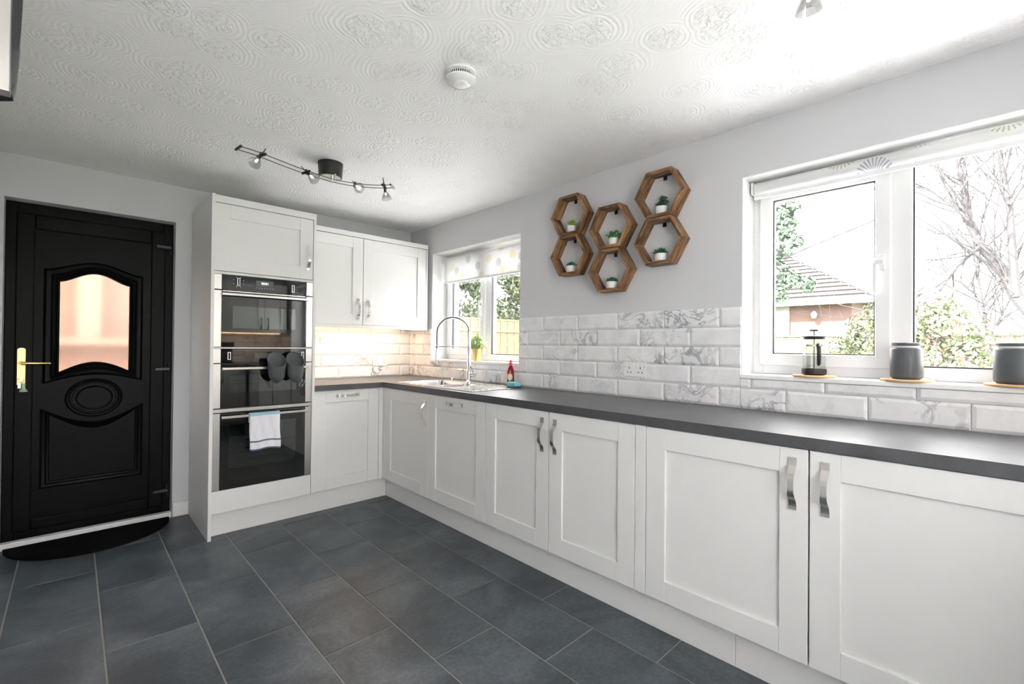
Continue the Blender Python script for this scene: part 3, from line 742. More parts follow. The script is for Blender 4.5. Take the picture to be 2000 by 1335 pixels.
# ---- rear run (seen only mirrored in the oven glass)
mp = FA(YR+.60-.02)
t = thing('base_cabinet', 'off-white double-door base cabinet on the wall facing the ovens', 'cabinet', (-.9, -4.75, 0))
carcass(t, mp, .636, 1.298, BZ0, BZ1, .56); shaker(t, mp, .636, .966, BZ0, BZ1, (.925, .745, False)); shaker(t, mp, .968, 1.298, BZ0, BZ1, (1.010, .745, False))
mp = FA(YR+.33)
t = thing('wall_cabinet', 'off-white double-door wall cabinet on the wall facing the ovens', 'wall cabinet', (-.5, -4.86, 1.36))
carcass(t, mp, .04, .92, 1.362, 2.07, .318, True); shaker(t, mp, .04, .345, 1.362, 2.072, (.300, 1.488, False)); shaker(t, mp, .347, .92, 1.362, 2.072, (.392, 1.488, False))
led('warm strip light under the wall cabinet facing the ovens', -.88, -.08, -4.86, -4.83)
t = thing('coffee_maker', 'black coffee maker on the worktop facing the ovens', 'coffee maker', (-.80, -4.80, .91))
b = B().box(-.90, -.72, -4.90, -4.72, .9105, .94, .006).box(-.90, -.72, -4.90, -4.84, .94, 1.20, .006).box(-.90, -.72, -4.90, -4.72, 1.14, 1.22, .008); b.build('body', 'black_plastic', t)
b = B().lathe([(.05, 0), (.06, .05), (.05, .13), (.045, .14)], (-.81, -4.775, .941), 20); b.build('jug', 'beaker_glass', t, smooth=True)

# ------------------------------------------------------------------ sink and tap
t = thing('kitchen_sink', 'stainless steel sink with one and a half bowls and drainer', 'sink', (-.32, -1.19, .91))
x0, x1, y0, y1 = SK; zt = .9135
bowls = [(-.505, -.165, -1.125, -.775), (-.465, -.205, -1.305, -1.165)]
ys = [y0, bowls[1][2], bowls[1][3], bowls[0][2], bowls[0][3], y1]; b = B()
b.box(x0, x1, y0, ys[1], .9102, zt); b.box(x0, x1, ys[2], ys[3], .9102, zt); b.box(x0, x1, ys[4], y1, .9102, zt)
for (a0, a1, c0, c1) in bowls: b.box(x0, a0, c0, c1, .9102, zt); b.box(a1, x1, c0, c1, .9102, zt)
for r in ((x0, x1, y0, y0+.008), (x0, x1, y1-.008, y1), (x0, x0+.008, y0, y1), (x1-.008, x1, y0, y1)): b.box(*r, zt-.001, zt+.002, .001)
b.build('deck', 'steel_sink', t)
for (a0, a1, c0, c1), dp in zip(bowls, (.155, .10)):
    b = B(); nb = 8; rings = []
    for (ins, dz) in ((0, 0), (.004, -.012), (.012, -dp+.03), (.03, -dp+.006), (.055, -dp)):
        R = .045; pts = []
        for (sx, sy, st) in ((1, 1, 0), (-1, 1, 90), (-1, -1, 180), (1, -1, 270)):
            for k in range(nb+1):
                a_ = math.radians(st+90*k/nb); hx_, hy_ = (a1-a0)/2-ins, (c1-c0)/2-ins
                pts.append(((a0+a1)/2+sx*(hx_-R)+R*math.cos(a_), (c0+c1)/2+sy*(hy_-R)+R*math.sin(a_), zt+dz))
        rings.append(pts)
    n = len(rings[0]); b.add([q for r in rings for q in r], [(i*n+k, i*n+(k+1) % n, (i+1)*n+(k+1) % n, (i+1)*n+k) for i in range(4) for k in range(n)]+[tuple(4*n+k for k in range(n))])
    # corner fillets level with the deck
    for q in range(4):
        cxn = (a1, a0, a0, a1)[q]; cyn = (c1, c1, c0, c0)[q]; arc = rings[0][q*(nb+1):(q+1)*(nb+1)]
        b.add([(cxn, cyn, zt)]+arc, [(0, k+1, k+2) for k in range(nb)])
    bw = b.build('bowl', 'steel_sink', t, smooth=True)
    b = B().lathe([(0, .004), (.02, .004), (.034, .003), (.036, 0)], ((a0+a1)/2, (c0+c1)/2, zt-dp), 20); b.build('drain', 'chrome', bw)
b = B()
for i in range(7): b.box(x0+.06+i*.055, x0+.075+i*.055, y0+.04, y0+.315, zt-.0005, zt+.003, .0012)
b.build('drainer_ribs', 'steel_sink', t)
b = B().lathe([(.011, 0), (.011, .004), (.008, .012), (.009, .022), (.004, .026), (0, .026)], (-.125, -.86, zt), 14); b.build('waste_knob', 'chrome', t, smooth=True)
# tap
TB = Vector((-.125, -1.085, zt)); dr_ = Vector((-.78, .62, 0)).normalized(); sd = Vector((dr_.y, -dr_.x, 0))
t = thing('kitchen_tap', 'tall chrome spring tap with arched spout behind the sink', 'tap', TB)
b = B().lathe([(.028, 0), (.028, .005), (.021, .010), (.021, .085), (.019, .092), (.0145, .10), (.0135, .40)], TB, 20); b.build('stem', 'chrome', t, smooth=True)
ARC = .125; zc = zt+.385; path = []
for i in range(29):
    a_ = PI-PI*i/28; path.append(TB+dr_*(ARC+ARC*math.cos(a_))+Vector((0, 0, zc-zt+ARC*.98*math.sin(a_))))
path += [TB+dr_*(2*ARC)+Vector((0, 0, zc-zt-.06*k)) for k in (1, 2)]
b = B().tube(path, .0055, 8); hose = b.build('hose', 'black_plastic', t, smooth=True)
# coil spring around the hose
def arclen(P):
    L = [0]
    for q, r in zip(P, P[1:]): L.append(L[-1]+(r-q).length)
    return L
LL = arclen(path); tot = LL[-1]; turns = 62; sp_ = []
for i in range(turns*10+1):
    s = i/(turns*10)*tot; k_ = max(j for j in range(len(LL)) if LL[j] <= s+1e-9); k_ = min(k_, len(path)-2)
    f = (s-LL[k_])/max(1e-9, LL[k_+1]-LL[k_]); P_ = path[k_].lerp(path[k_+1], f); T_ = (path[k_+1]-path[k_]).normalized()
    n1_ = sd; n2_ = T_.cross(n1_); a_ = 2*PI*i/10; sp_.append(P_+(n1_*math.cos(a_)+n2_*math.sin(a_))*.0095)
B().tube(sp_, .0022, 5).build('spring', 'chrome', t, smooth=True)
he = path[-1]
b = B().lathe([(.009, 0), (.011, -.01), (.011, -.05), (.014, -.075), (.016, -.125), (.014, -.13), (0, -.128)], he, 16); b.build('spray_head', 'chrome', t, smooth=True)
b = B().tube([TB+Vector((0, 0, .28)), TB+dr_*(2*ARC-.014)+Vector((0, 0, .28))], .0045, 8); b.tube([TB+dr_*2*ARC+Vector((.014*math.cos(2*PI*i/14), .014*math.sin(2*PI*i/14), .28)) for i in range(14)], .004, 6, closed=True); b.build('support_arm', 'chrome', t, smooth=True)
v_ = Vector((.25, -.97, 0)).normalized()
b = B().tube([TB+Vector((0, 0, .062))+v_*.015, TB+Vector((0, 0, .062))+v_*.062], .0175, 16); b.tube([TB+Vector((0, 0, .07))+v_*.05, TB+Vector((0, 0, .115))+v_*.022, TB+Vector((0, 0, .145))+v_*.008], [.006, .005, .004], 8); b.build('lever', 'chrome', t, smooth=True)

# ------------------------------------------------------------------ things by the sink
p0 = hit(992, 751, 0, -.075); BY = p0.y
t = thing('soap_bottle', 'red washing-up liquid bottle with red cap beside the sink drainer', 'bottle', (-.05, -1.475, .9105))
BX = (-.058, -1.49, .9105)
b = B().lathe([(.0, 0), (.026, 0), (.029, .004), (.030, .05), (.027, .085), (.028, .105), (.020, .130), (.011, .145), (.011, .150)], BX, 24, sx=1., sy=.8); b.build('body', 'soap_red', t, smooth=True)
b = B().lathe([(.0125, 0), (.0125, .018), (.008, .022), (.007, .036), (.003, .040), (0, .040)], (BX[0], BX[1], BX[2]+.150), 16); b.build('cap', 'cap_red', t, smooth=True)
b = B(); n = 14; vs = []
for j in range(9):
    for i in range(n+1):
        a_ = lerp(2.75, 4.9, i/n); z_ = lerp(.018, .098, j/8); r_ = .0306-.002*abs(j-3)/5*(j > 4)-.0015*(j > 5); vs.append((BX[0]+r_*math.cos(a_), BX[1]+r_*.8*math.sin(a_), BX[2]+z_))
for j in range(8):
    for i in range(n):
        in_ = ((i-6.5)/5.2)**2+((j-4.5)/2.6)**2 < 1
        b.add([], [(j*(n+1)+i, j*(n+1)+i+1, (j+1)*(n+1)+i+1, (j+1)*(n+1)+i)], 0 if in_ else 1)
b.v = vs; b.build('label', ['label_cream', 'label_dark'], t, smooth=True)
SPX, SPY = -.155, -1.622
b = B(); n = 32
pr = [(.0, 0), (.046, 0), (.060, .006), (.076, .013), (.078, .015), (.074, .0155), (.056, .008), (.0, .006)]
b.lathe(pr, (SPX, SPY, .9142), n, sx=.68, sy=1.0)
tag(b.build('soap_dish', 'dish_blue', None, smooth=True), 'small blue oval dish under the turquoise sponge', 'dish')
b = B().box(SPX-.030, SPX+.030, SPY-.046, SPY+.046, .9215, .952, .009)
tag(b.build('sponge', 'sponge_teal', None, smooth=True), 'turquoise sponge on the small blue dish', 'sponge')
# pot plant on the small window sill
PP = (.028, -1.0, 1.0765)
t = thing('potted_plant', 'bushy green plant in a gold pot on the small window sill', 'plant', PP)
b = B().lathe([(0, 0), (.028, 0), (.030, .002), (.045, .098), (.047, .10), (.043, .10), (.040, .09), (0, .088)], PP, 28); b.build('pot', 'gold_pot', t, smooth=True)
def leafcloud(b, c, rad, n, size, rs, mi=0, shell=.55, asp=.5):
    rg = random.Random(rs); c = Vector(c)
    for _ in range(n):
        d_ = Vector((rg.gauss(0, 1), rg.gauss(0, 1), rg.gauss(0, 1))).normalized(); r_ = shell+(1-shell)*rg.random()
        P_ = c+Vector((d_.x*rad[0], d_.y*rad[1], d_.z*rad[2]))*r_
        nn = (d_+Vector((rg.uniform(-1, 1), rg.uniform(-1, 1), rg.uniform(-.6, 1)))*.8).normalized(); t1 = nn.orthogonal().normalized(); t2 = nn.cross(t1)
        a_ = rg.uniform(0, 6.28); e1 = t1*math.cos(a_)+t2*math.sin(a_); e2 = nn.cross(e1); s_ = size*rg.uniform(.6, 1.3)
        b.add([P_-e1*s_, P_-e2*s_*asp+nn*s_*.12, P_+e1*s_, P_+e2*s_*asp+nn*s_*.12], [(0, 1, 2), (0, 2, 3)], mi)
b = B(); leafcloud(b, (PP[0], PP[1], PP[2]+.14), (.075, .085, .055), 420, .014, 3, shell=.3); leafcloud(b, (PP[0], PP[1], PP[2]+.175), (.05, .05, .045), 260, .010, 4, shell=.2)
for i in range(22):
    a_ = i*2.4; b.tube([(PP[0], PP[1], PP[2]+.088), (PP[0]+.05*math.cos(a_), PP[1]+.06*math.sin(a_), PP[2]+.13+.05*(i % 3)/2)], .0012, 4)
b.build('foliage', 'leaf_potted', t)

# ------------------------------------------------------------------ sockets
def socket(lab, mp, u, v):
    t = thing('double_socket', lab, 'socket', mp(u, v, 0)); W_, H_ = .146, .086; f0 = .0108
    b = B(); mbox(b, mp, u-W_/2, u+W_/2, v-H_/2, v+H_/2, f0, f0+.009, .003); pl = b.build('plate', 'socket_white', t)
    for s in (-1, 1):
        uu = u+s*.036
        for (a0, a1, c0, c1) in ((uu-.003, uu+.003, v+.004, v+.014), (uu-.0152, uu-.0068, v-.020, v-.0145), (uu+.0068, uu+.0152, v-.020, v-.0145), (u+s*.062-.0015, u+s*.062+.0015, v+.012, v+.018)):
            b = B(); mbox(b, mp, a0, a1, c0, c1, f0+.0085, f0+.0093); b.build('pin_hole', 'slot_dark', t)
        b = B(); mbox(b, mp, u+s*.012-.008, u+s*.012+.008, v+.014, v+.034, f0+.009, f0+.0125, .002); b.build('switch', 'socket_white', t)
socket('white double socket on the marble tiles between the windows', FR(0), 2.492, 1.074)
socket('white double socket under the wall cabinets by the corner', FB(0), -.320, 1.052)
socket('white double socket on the tiles facing the ovens', FA(YR), .45, 1.052)

# ------------------------------------------------------------------ roller blinds
def roller(lab, y0, y1, xc, zc, rr, drop, mat):
    t = thing('roller_blind', lab, 'blind', (xc, (y0+y1)/2, zc))
    b = B().lathe([(rr, 0), (rr, y1-y0-.03)], (xc, y0+.015, zc), 24, (0, 1, 0)); b.build('roll', mat, t, smooth=True)
    for (a_, c_) in ((y0, y0+.012), (y1-.012, y1)):
        box('bracket', 'socket_white', t, xc-.026, xc+.026, a_, c_, zc-.028, zc+.03, b=.003)
    x = xc-rr
    if drop:
        b = B().box(x, x+.0012, y0+.02, y1-.02, zc-drop, zc); b.build('fabric', mat, t)
    zb = zc-(drop if drop else rr+.012)
    box('bottom_bar', 'upvc', t, x-.004, x+.007, y0+.018, y1-.018, zb-.018, zb, b=.003)
    return t
roller('pale floral roller blind hanging partly down over the small window', -1.512, -.392, .128, 1.990, .016, .205, 'blind_print')
roller('pale floral roller blind rolled up above the wide window', -4.59, -3.084, .105, 2.000, .030, 0, 'roll_print')

# ------------------------------------------------------------------ wide sill: coffee press, canisters, coasters
SZ = W2[2]+.0005
def coaster(y, lab):
    b = B().lathe([(0, 0), (.082, 0), (.085, .002), (.085, .007), (.082, .009), (0, .009)], (.062-.012, y, SZ), 40)
    tag(b.build('cork_coaster', 'cork', None, smooth=True), lab, 'coaster')
CX = .05
yP = -3.367
coaster(yP, 'round cork coaster under the glass coffee press')
t = thing('coffee_press', 'glass coffee press with black base and plunger lid', 'coffee press', (CX, yP, SZ+.009)); zb = SZ+.0092
b = B().lathe([(.0, .001), (.043, .001), (.043, .005), (.043, .148), (.045, .156), (.0435, .156), (.0415, .148), (.0415, .007), (0, .006)], (CX, yP, zb+.006), 32); b.build('beaker', 'beaker_glass', t, smooth=True)
b = B().lathe([(0, 0), (.036, 0), (.046, .004), (.048, .008), (.048, .028), (.0445, .028), (.0445, .006), (0, .006)], (CX, yP, zb), 32); b.build('base', 'black_plastic', t, smooth=True)
b = B().lathe([(.044, 0), (.0455, 0), (.0455, .009), (.044, .009)], (CX, yP, zb+.128), 32); b.build('band', 'chrome', t, smooth=True)
hd = Vector((-.80, -.45, 0)).normalized(); c0 = Vector((CX, yP, zb))
b = B(); q0 = c0+hd*.052
b.tube([c0+hd*.044+Vector((0, 0, .133)), q0+Vector((0, 0, .135)), c0+hd*.064+Vector((0, 0, .128)), c0+hd*.066+Vector((0, 0, .09)), c0+hd*.064+Vector((0, 0, .052)), c0+hd*.060+Vector((0, 0, .046))], [.006, .008, .009, .0085, .0075, .005], 10); b.build('handle', 'black_plastic', t, smooth=True)
b = B().lathe([(.0, .0), (.040, .0), (.042, .008), (.050, .010), (.051, .013), (.046, .017), (0, .019)], (CX, yP, zb+.160), 32); b.build('lid', 'dark_grey_metal', t, smooth=True)
b = B().tube([(CX, yP, zb+.012), (CX, yP, zb+.198)], .0022, 8); b.lathe([(0, 0), (.018, 0), (.020, .003), (.018, .007), (0, .008)], (CX, yP, zb+.197), 20); b.lathe([(0, 0), (.040, 0), (.040, .004), (0, .005)], (CX, yP, zb+.014), 24); b.build('plunger', 'dark_grey_metal', t, smooth=True)
def canister(y, lab, r, h, grp='grey canisters on the wide sill'):
    t = thing('canister', lab, 'canister', (CX, y, SZ+.009), grp); c_ = (CX, y, SZ+.0092)
    b = B().lathe([(0, 0), (r-.010, 0), (r-.002, .007), (r, .012), (r, h-.028), (r-.003, h-.024), (r-.012, h-.021), (0, h-.021)], c_, 40); b.build('body', 'canister_grey', t, smooth=True)
    b = B().lathe([(r-.010, 0), (r-.010, .008)], (CX, y, SZ+.0092+h-.022), 40); b.build('seal', 'reveal_white', t, smooth=True)
    b = B().lathe([(0, 0), (r-.007, 0), (r-.005, .002), (r-.005, .010), (r-.008, .012), (0, .013)], (CX, y, SZ+.0092+h-.0142), 40); b.build('lid', 'canister_grey', t, smooth=True)
coaster(-3.686, 'round cork coaster under the canister nearest the coffee press'); canister(-3.686, 'dark grey lidded canister nearest the coffee press', .052, .148)
coaster(-3.986, 'round cork coaster under the canister farther from the coffee press'); canister(-3.986, 'dark grey lidded canister farther from the coffee press', .060, .148)

# ------------------------------------------------------------------ hexagon shelves and succulents
HR, HD, HT = .147, .081, .017
board = None
def hexshelf(y, z, lab):
    global board
    t = thing('hexagon_shelf', lab, 'shelf', (0, y, z), 'hexagon shelves on the grey wall')
    ap = HR*math.cos(PI/6)
    for k in range(6):
        if board is None:
            h0 = HR/2; h1 = (ap-HT)/math.cos(PI/6)/2; b = B()
            b.prism([(-h0, ap), (h0, ap), (h1, ap-HT), (-h1, ap-HT)], lambda u, v, w_: (-w_, u, v), .0006, HD)
            o = b.build('board', 'stained_pine', t); board = o.data
            for q in board.vertices: q.co += ORG[t.name]
        else:
            o = bpy.data.objects.new('board', board); C.objects.link(o); o.parent = t
        o.rotation_euler = (k*PI/3, 0, 0); o.location = (0, 0, 0)
    b = B().box(-.004, -.0006, y-.011, y+.011, z+ap-HT-.022, z+ap-HT+.001, .001).lathe([(0, -.003), (.004, -.003), (.004, 0), (0, 0)], (-.004, y, z+ap-HT-.014), 8, (1, 0, 0)); b.build('hanger', 'black_satin', t)
    return z-ap+HT
def succulent(y, zb, kind, mat, lab, r=.026, x=-.042):
    t = thing('potted_succulent', lab, 'succulent', (x, y, zb), 'succulents in white pots on the hexagon shelves'); zb += .0003
    hh = .036
    b = B().lathe([(0, 0), (r*.72, 0), (r*.92, .004), (r, hh*.5), (r*.96, hh), (r*.88, hh), (r*.86, hh-.005), (0, hh-.006)], (x, y, zb), 22); b.build('pot', 'ceramic_white', t, smooth=True)
    b = B().lathe([(0, .001), (r*.855, 0), (r*.855, -.002), (0, -.002)], (x, y, zb+hh-.004), 18); b.build('soil', 'soil', t)
    b = B(); rg = random.Random(kind); c_ = Vector((x, y, zb+hh-.004))
    def leaf(p, d_, L, wd, th=.35):
        d_ = d_.normalized(); s_ = d_.orthogonal().normalized(); q = d_.cross(s_)
        vs = [p]
        for (f, g) in ((.3, .8), (.65, 1.), (.88, .6)):
            vs += [p+d_*L*f+s_*wd*g, p+d_*L*f+q*wd*g*th, p+d_*L*f-s_*wd*g, p+d_*L*f-q*wd*g*th]
        vs.append(p+d_*L); fs = [(0, 1+k, 1+(k+1) % 4) for k in range(4)]
        for i in range(2): fs += [(1+i*4+k, 1+i*4+(k+1) % 4, 5+i*4+(k+1) % 4, 5+i*4+k) for k in range(4)]
        fs += [(9+k, 9+(k+1) % 4, 13) for k in range(4)]; b.add(vs, fs)
    if kind == 1:      # spiky aloe
        for i in range(34):
            a_ = i*2.4; e = lerp(.5, 1.45, rg.random()); leaf(c_, Vector((math.cos(a_)*math.cos(e), math.sin(a_)*math.cos(e), math.sin(e))), rg.uniform(.03, .048), .0032, .8)
    elif kind == 2:    # round-leaved jade
        for i in range(44):
            a_ = i*2.4; e = rg.uniform(.1, 1.3); R_ = rg.uniform(.016, .034); p = c_+Vector((math.cos(a_)*math.cos(e)*R_, math.sin(a_)*math.cos(e)*R_, math.sin(e)*R_+.004)); leaf(p, Vector((math.cos(a_)*math.cos(e), math.sin(a_)*math.cos(e), math.sin(e)*.7)), .014, .0058, .5)
        for i in range(6): b.tube([c_, c_+Vector((.018*math.cos(i), .018*math.sin(i), .026))], .0018, 5)
    elif kind == 3:    # branching with tall side shoots
        for (dx, dy, hz) in ((0, 0, .050), (.004, -.016, .044), (-.004, .020, .018), (0, -.026, .022), (.01, .008, .032)):
            tip = c_+Vector((dx, dy, hz)); b.tube([c_, tip], .002, 5)
            for i in range(14):
                a_ = i*2.4; f = .45+.55*i/14; leaf(c_.lerp(tip, f), Vector((math.cos(a_), math.sin(a_), .5)), .016, .0042, .5)
    else:              # pointed rosettes
        for ring, (n_, e, L) in enumerate(((11, .28, .036), (10, .65, .034), (8, 1.0, .031), (5, 1.35, .028))):
            for i in range(n_):
                a_ = 2*PI*i/n_+ring*.35+kind; leaf(c_+Vector((0, 0, .002)), Vector((math.cos(a_)*math.cos(e), math.sin(a_)*math.cos(e), math.sin(e))), L*rg.uniform(.85, 1.12)*(1.05 if kind == 4 else .92), .0066, .45)
    b.build('leaves', mat, t); t.scale = (1.2, 1.2, 1.2)
HX = [(-2.036, 2.048, 'dark-stained wooden hexagon shelf holding the spiky aloe, above the small rosette one', 1, 'leaf_lime', 'spiky light green aloe in a white pot'),
      (-2.034, 1.790, 'dark-stained wooden hexagon shelf below the spiky aloe shelf', 5, 'leaf_emerald', 'small upright green rosette in a white pot below the spiky aloe'),
      (-2.347, 1.917, 'dark-stained wooden hexagon shelf, upper one of the middle pair', 2, 'leaf_green', 'round-leaved bright green succulent in a white pot in the upper middle shelf'),
      (-2.346, 1.659, 'dark-stained wooden hexagon shelf, lower one of the middle pair', 6, 'leaf_deep', 'dense deep green rosette in a white pot in the lower middle shelf'),
      (-2.666, 2.041, 'dark-stained wooden hexagon shelf hung highest, beside the wide window', 3, 'leaf_dark', 'dark branching succulent in a white pot in the highest shelf'),
      (-2.664, 1.783, 'dark-stained wooden hexagon shelf below the highest one, beside the wide window', 4, 'leaf_deep', 'broad deep green rosette in a white pot below the dark branching succulent')]
for (y, z, lab, kd, mt_, pl_) in HX:
    zb = hexshelf(y, z, lab); succulent(y-(.0 if kd != 2 else .012), zb, kd, mt_, pl_, r=.026 if kd < 4 else .027)

# ------------------------------------------------------------------ ceiling fittings
def build_track():
    t = thing('spotlight_track', 'black curved wire track of four spotlights on a round ceiling canopy', 'ceiling light', (-1.262, -1.16, H), 'wire spotlight tracks')
    zc = 2.176
    cs = [(-1.79, -1.335), (-1.70, -1.322), (-1.56, -1.275), (-1.43, -1.237), (-1.30, -1.215), (-1.20, -1.222), (-1.09, -1.262), (-1.02, -1.315), (-.965, -1.375)]
    # smooth
    def cr(P, n=6):
        out = []
        for i in range(len(P)-1):
            p0, p1, p2, p3 = P[max(i-1, 0)], P[i], P[i+1], P[min(i+2, len(P)-1)]
            for k in range(n):
                s = k/n; out.append(tuple(.5*((2*p1[j])+(-p0[j]+p2[j])*s+(2*p0[j]-5*p1[j]+4*p2[j]-p3[j])*s*s+(-p0[j]+3*p1[j]-3*p2[j]+p3[j])*s**3) for j in (0, 1)))
        return out+[P[-1]]
    S = cr(cs); nn = len(S)
    def side(i):
        a_, c_ = S[max(i-1, 0)], S[min(i+1, nn-1)]; d_ = Vector((c_[0]-a_[0], c_[1]-a_[1], 0)).normalized(); return Vector((-d_.y, d_.x, 0)), d_
    for sg in (-1, 1):
        b = B().tube([Vector((*S[i], zc))+side(i)[0]*.026*sg for i in range(nn)], .0022, 6); b.build('wire', 'dark_grey_metal', t, smooth=True)
    for i in (0, nn-1):
        s_, _ = side(i); p = Vector((*S[i], zc)); b = B().tube([p-s_*.034, p+s_*.034], .0065, 8); b.build('end_bar', 'black_satin', t)
    b = B().lathe([(0, 0), (.066, 0), (.072, .084), (0, .084)], (-1.262, -1.165, H-.0845), 36); b.build('canopy', 'black_satin', t, smooth=True)
    b = B().lathe([(0, 0), (.060, 0), (.060, .002), (0, .002)], (-1.262, -1.165, H-.0868), 36); b.build('canopy_base', 'brushed_steel', t, smooth=True)
    im = min(range(nn), key=lambda i: abs(S[i][0]+1.262))
    for sg in (-1, 1):
        p = Vector((*S[im], zc))+side(im)[0]*.026*sg; b = B().tube([(p.x, p.y, zc-.008), (p.x, p.y, H-.085)], .006, 10); b.build('support_post', 'satin_nickel', t)
    aims = [(-1.688, Vector((-.55, -.35, -.8))), (-1.42, Vector((.35, -.75, -.6))), (-1.135, Vector((-.05, -.92, -.5))), (-1.0, Vector((.15, -.15, -1)))]
    for (x, d_) in aims:
        i = min(range(nn), key=lambda j: abs(S[j][0]-x)); p = Vector((*S[i], zc)); s_, _ = side(i); d_ = d_.normalized()
        b = B().tube([p-s_*.034, p+s_*.034], .0075, 8).tube([p+Vector((0, 0, .012)), p+d_*.03], .008, 8).tube([p+Vector((0, 0, .004)), p-d_*.045+Vector((0, 0, .012))], [.004, .002], 6)
        hd_ = b.build('lamp_holder', 'black_satin', t)
        c_ = p+d_*.028
        b = B().lathe([(.009, 0), (.010, .010)], c_, 12, d_); b.build('bulb_neck', 'black_satin', hd_)
        b = B().lathe([(.010, .006), (.018, .018), (.027, .036), (.031, .052), (.029, .052), (.017, .024), (.009, .012)], c_, 20, d_); b.build('reflector', 'bulb_glass', hd_, smooth=True)
        b = B().lathe([(0, .012), (.006, .014), (.005, .026), (0, .028)], c_, 10, d_); b.build('filament_bulb', 'lamp_lit', hd_, smooth=True)
    return t
trk = build_track()
tr2 = copy_tree(trk)
tr2['label'] = 'second wire spotlight track, above the wide window end of the room'
for o in [tr2]+list(tr2.children): pass
# turn the copy so that its last lamp hangs where the photograph shows a lamp tip
tip_local = Vector((.262, -.15, -.19)); ang = math.radians(56); c2, s2 = math.cos(ang), math.sin(ang)
target = hit(1562, 9, 2, H-.19)
tr2.rotation_euler = (0, 0, ang)
tr2.location = (target.x-(c2*tip_local.x-s2*tip_local.y), target.y-(s2*tip_local.x+c2*tip_local.y), H)
# smoke alarm
sp0 = (-1.268, -2.462)
t = thing('smoke_alarm', 'round white smoke alarm on the ceiling', 'smoke alarm', (*sp0, H))
b = B().lathe([(0, 0), (.060, 0), (.064, -.004), (.064, -.012), (.058, -.014), (0, -.014)], (*sp0, H-.0005), 40); b.build('base', 'alarm_white', t, smooth=True)
b = B()
for k in range(44):
    a_ = 2*PI*k/44; p = Vector((sp0[0]+.058*math.cos(a_), sp0[1]+.058*math.sin(a_), 0)); q = Vector((sp0[0]+.053*math.cos(a_), sp0[1]+.053*math.sin(a_), 0)); b.tube([p+Vector((0, 0, H-.014)), p+Vector((0, 0, H-.030))], .0017, 4)
b.build('vent_fins', 'alarm_white', t)
b = B().lathe([(0, 0), (.050, 0), (.050, -.016), (0, -.016)], (*sp0, H-.0145), 32); b.build('core', 'dark_grey_metal', t)
b = B().lathe([(.060, 0), (.060, -.006), (.050, -.014), (.030, -.018), (.028, -.021), (0, -.022)], (*sp0, H-.030), 40); b.build('cover', 'alarm_white', t, smooth=True)
b = B().lathe([(0, 0), (.014, 0), (.013, -.003), (0, -.004)], (sp0[0]+.012, sp0[1]-.012, H-.0515), 20); b.build('test_button', 'socket_white', t, smooth=True)
# extractor box on the side wall, only its corner in view
t = thing('extractor_hood', 'brushed steel extractor box high on the side wall with black curved edge', 'extractor', (-2.6, -2.33, 1.77))
pe = hit(18, 178, 1, -2.40)
b = B().box(XL+.001, pe.x, -2.40, -2.36, pe.z, H-.001, .001); b.build('housing', 'brushed_steel', t)
b = B(); n = 20; vs = []
for i in range(n+1):
    s = i/n; z_ = lerp(pe.z+.015, H-.002, s); bul = .016*math.sin(min(1, s*1.6)*PI/2)**.6; vs += [(pe.x-.004, -2.358, z_), (pe.x+bul, -2.34, z_), (pe.x+bul*.9, -2.30, z_), (pe.x-.03, -2.27, z_)]
b.add(vs, [(i*4+k, i*4+k+1, (i+1)*4+k+1, (i+1)*4+k) for i in range(n) for k in range(3)]); b.build('curved_edge', 'black_glass', t, smooth=True)

# ------------------------------------------------------------------ outside
G = -.15
tag(box('ground', 'lawn', None, -30, 60, -40, 60, G-.2, G), 'grass of the garden outside', 'lawn', None, 'structure')
tag(box('bounce_patio', 'paving_bounce', None, TH+.01, 5., -5.2, 4., G, G+.02), 'unseen pale paving added outside the windows to bounce daylight indoors', 'paving', None, 'structure')  # out of view, added as a reflector that brightens the ceiling
tag(box('bounce_patio', 'paving_bounce', None, -9., 2., -12., YR-TH-.01, G, G+.02), 'unseen pale paving added behind the house to bounce daylight indoors', 'paving', None, 'structure')  # second added reflector, sends light in through the rear opening
# fences, every board a part
def fence(lab, P0, P1, h, step=.125):
    P0, P1 = Vector((*P0, G)), Vector((*P1, G)); L = (P1-P0).length; d_ = (P1-P0)/L; nrm = Vector((-d_.y, d_.x, 0))
    t = thing('fence', lab, 'fence', (P0+P1)/2); me = None; n_ = int(L/step); ang_ = math.atan2(d_.y, d_.x)
    for i in range(n_):
        if me is None:
            o = B().box(-step/2+.004, step/2-.004, -.009, .009, 0, h).build('board', 'fence_wood', t)
            me = o.data
            for q in me.vertices: q.co += ORG[t.name]
        else:
            o = bpy.data.objects.new('board', me); C.objects.link(o); o.parent = t
        o.location = P0+d_*(i+.5)*step+nrm*(.006 if i % 2 else -.006)-ORG[t.name]; o.rotation_euler = (0, 0, ang_)
    for z in (.3, h-.3):
        o = B().box(0, L, -.02, .02, z, z+.07).build('rail', 'fence_wood', t)
        for q in o.data.vertices: q.co += ORG[t.name]
        o.location = P0-nrm*.035-ORG[t.name]; o.rotation_euler = (0, 0, ang_)
    o = B().box(0, L, -.03, .03, h, h+.04).build('cap_rail', 'fence_wood', t)
    for q in o.data.vertices: q.co += ORG[t.name]
    o.location = P0-ORG[t.name]; o.rotation_euler = (0, 0, ang_)
fence('wooden board fence seen through the small window', (1.2, 5.0), (9.9, 5.0), 2.0)
fence('low wooden board fence across the garden behind the bushes', (10., -14.), (10., 4.9), 1.62)
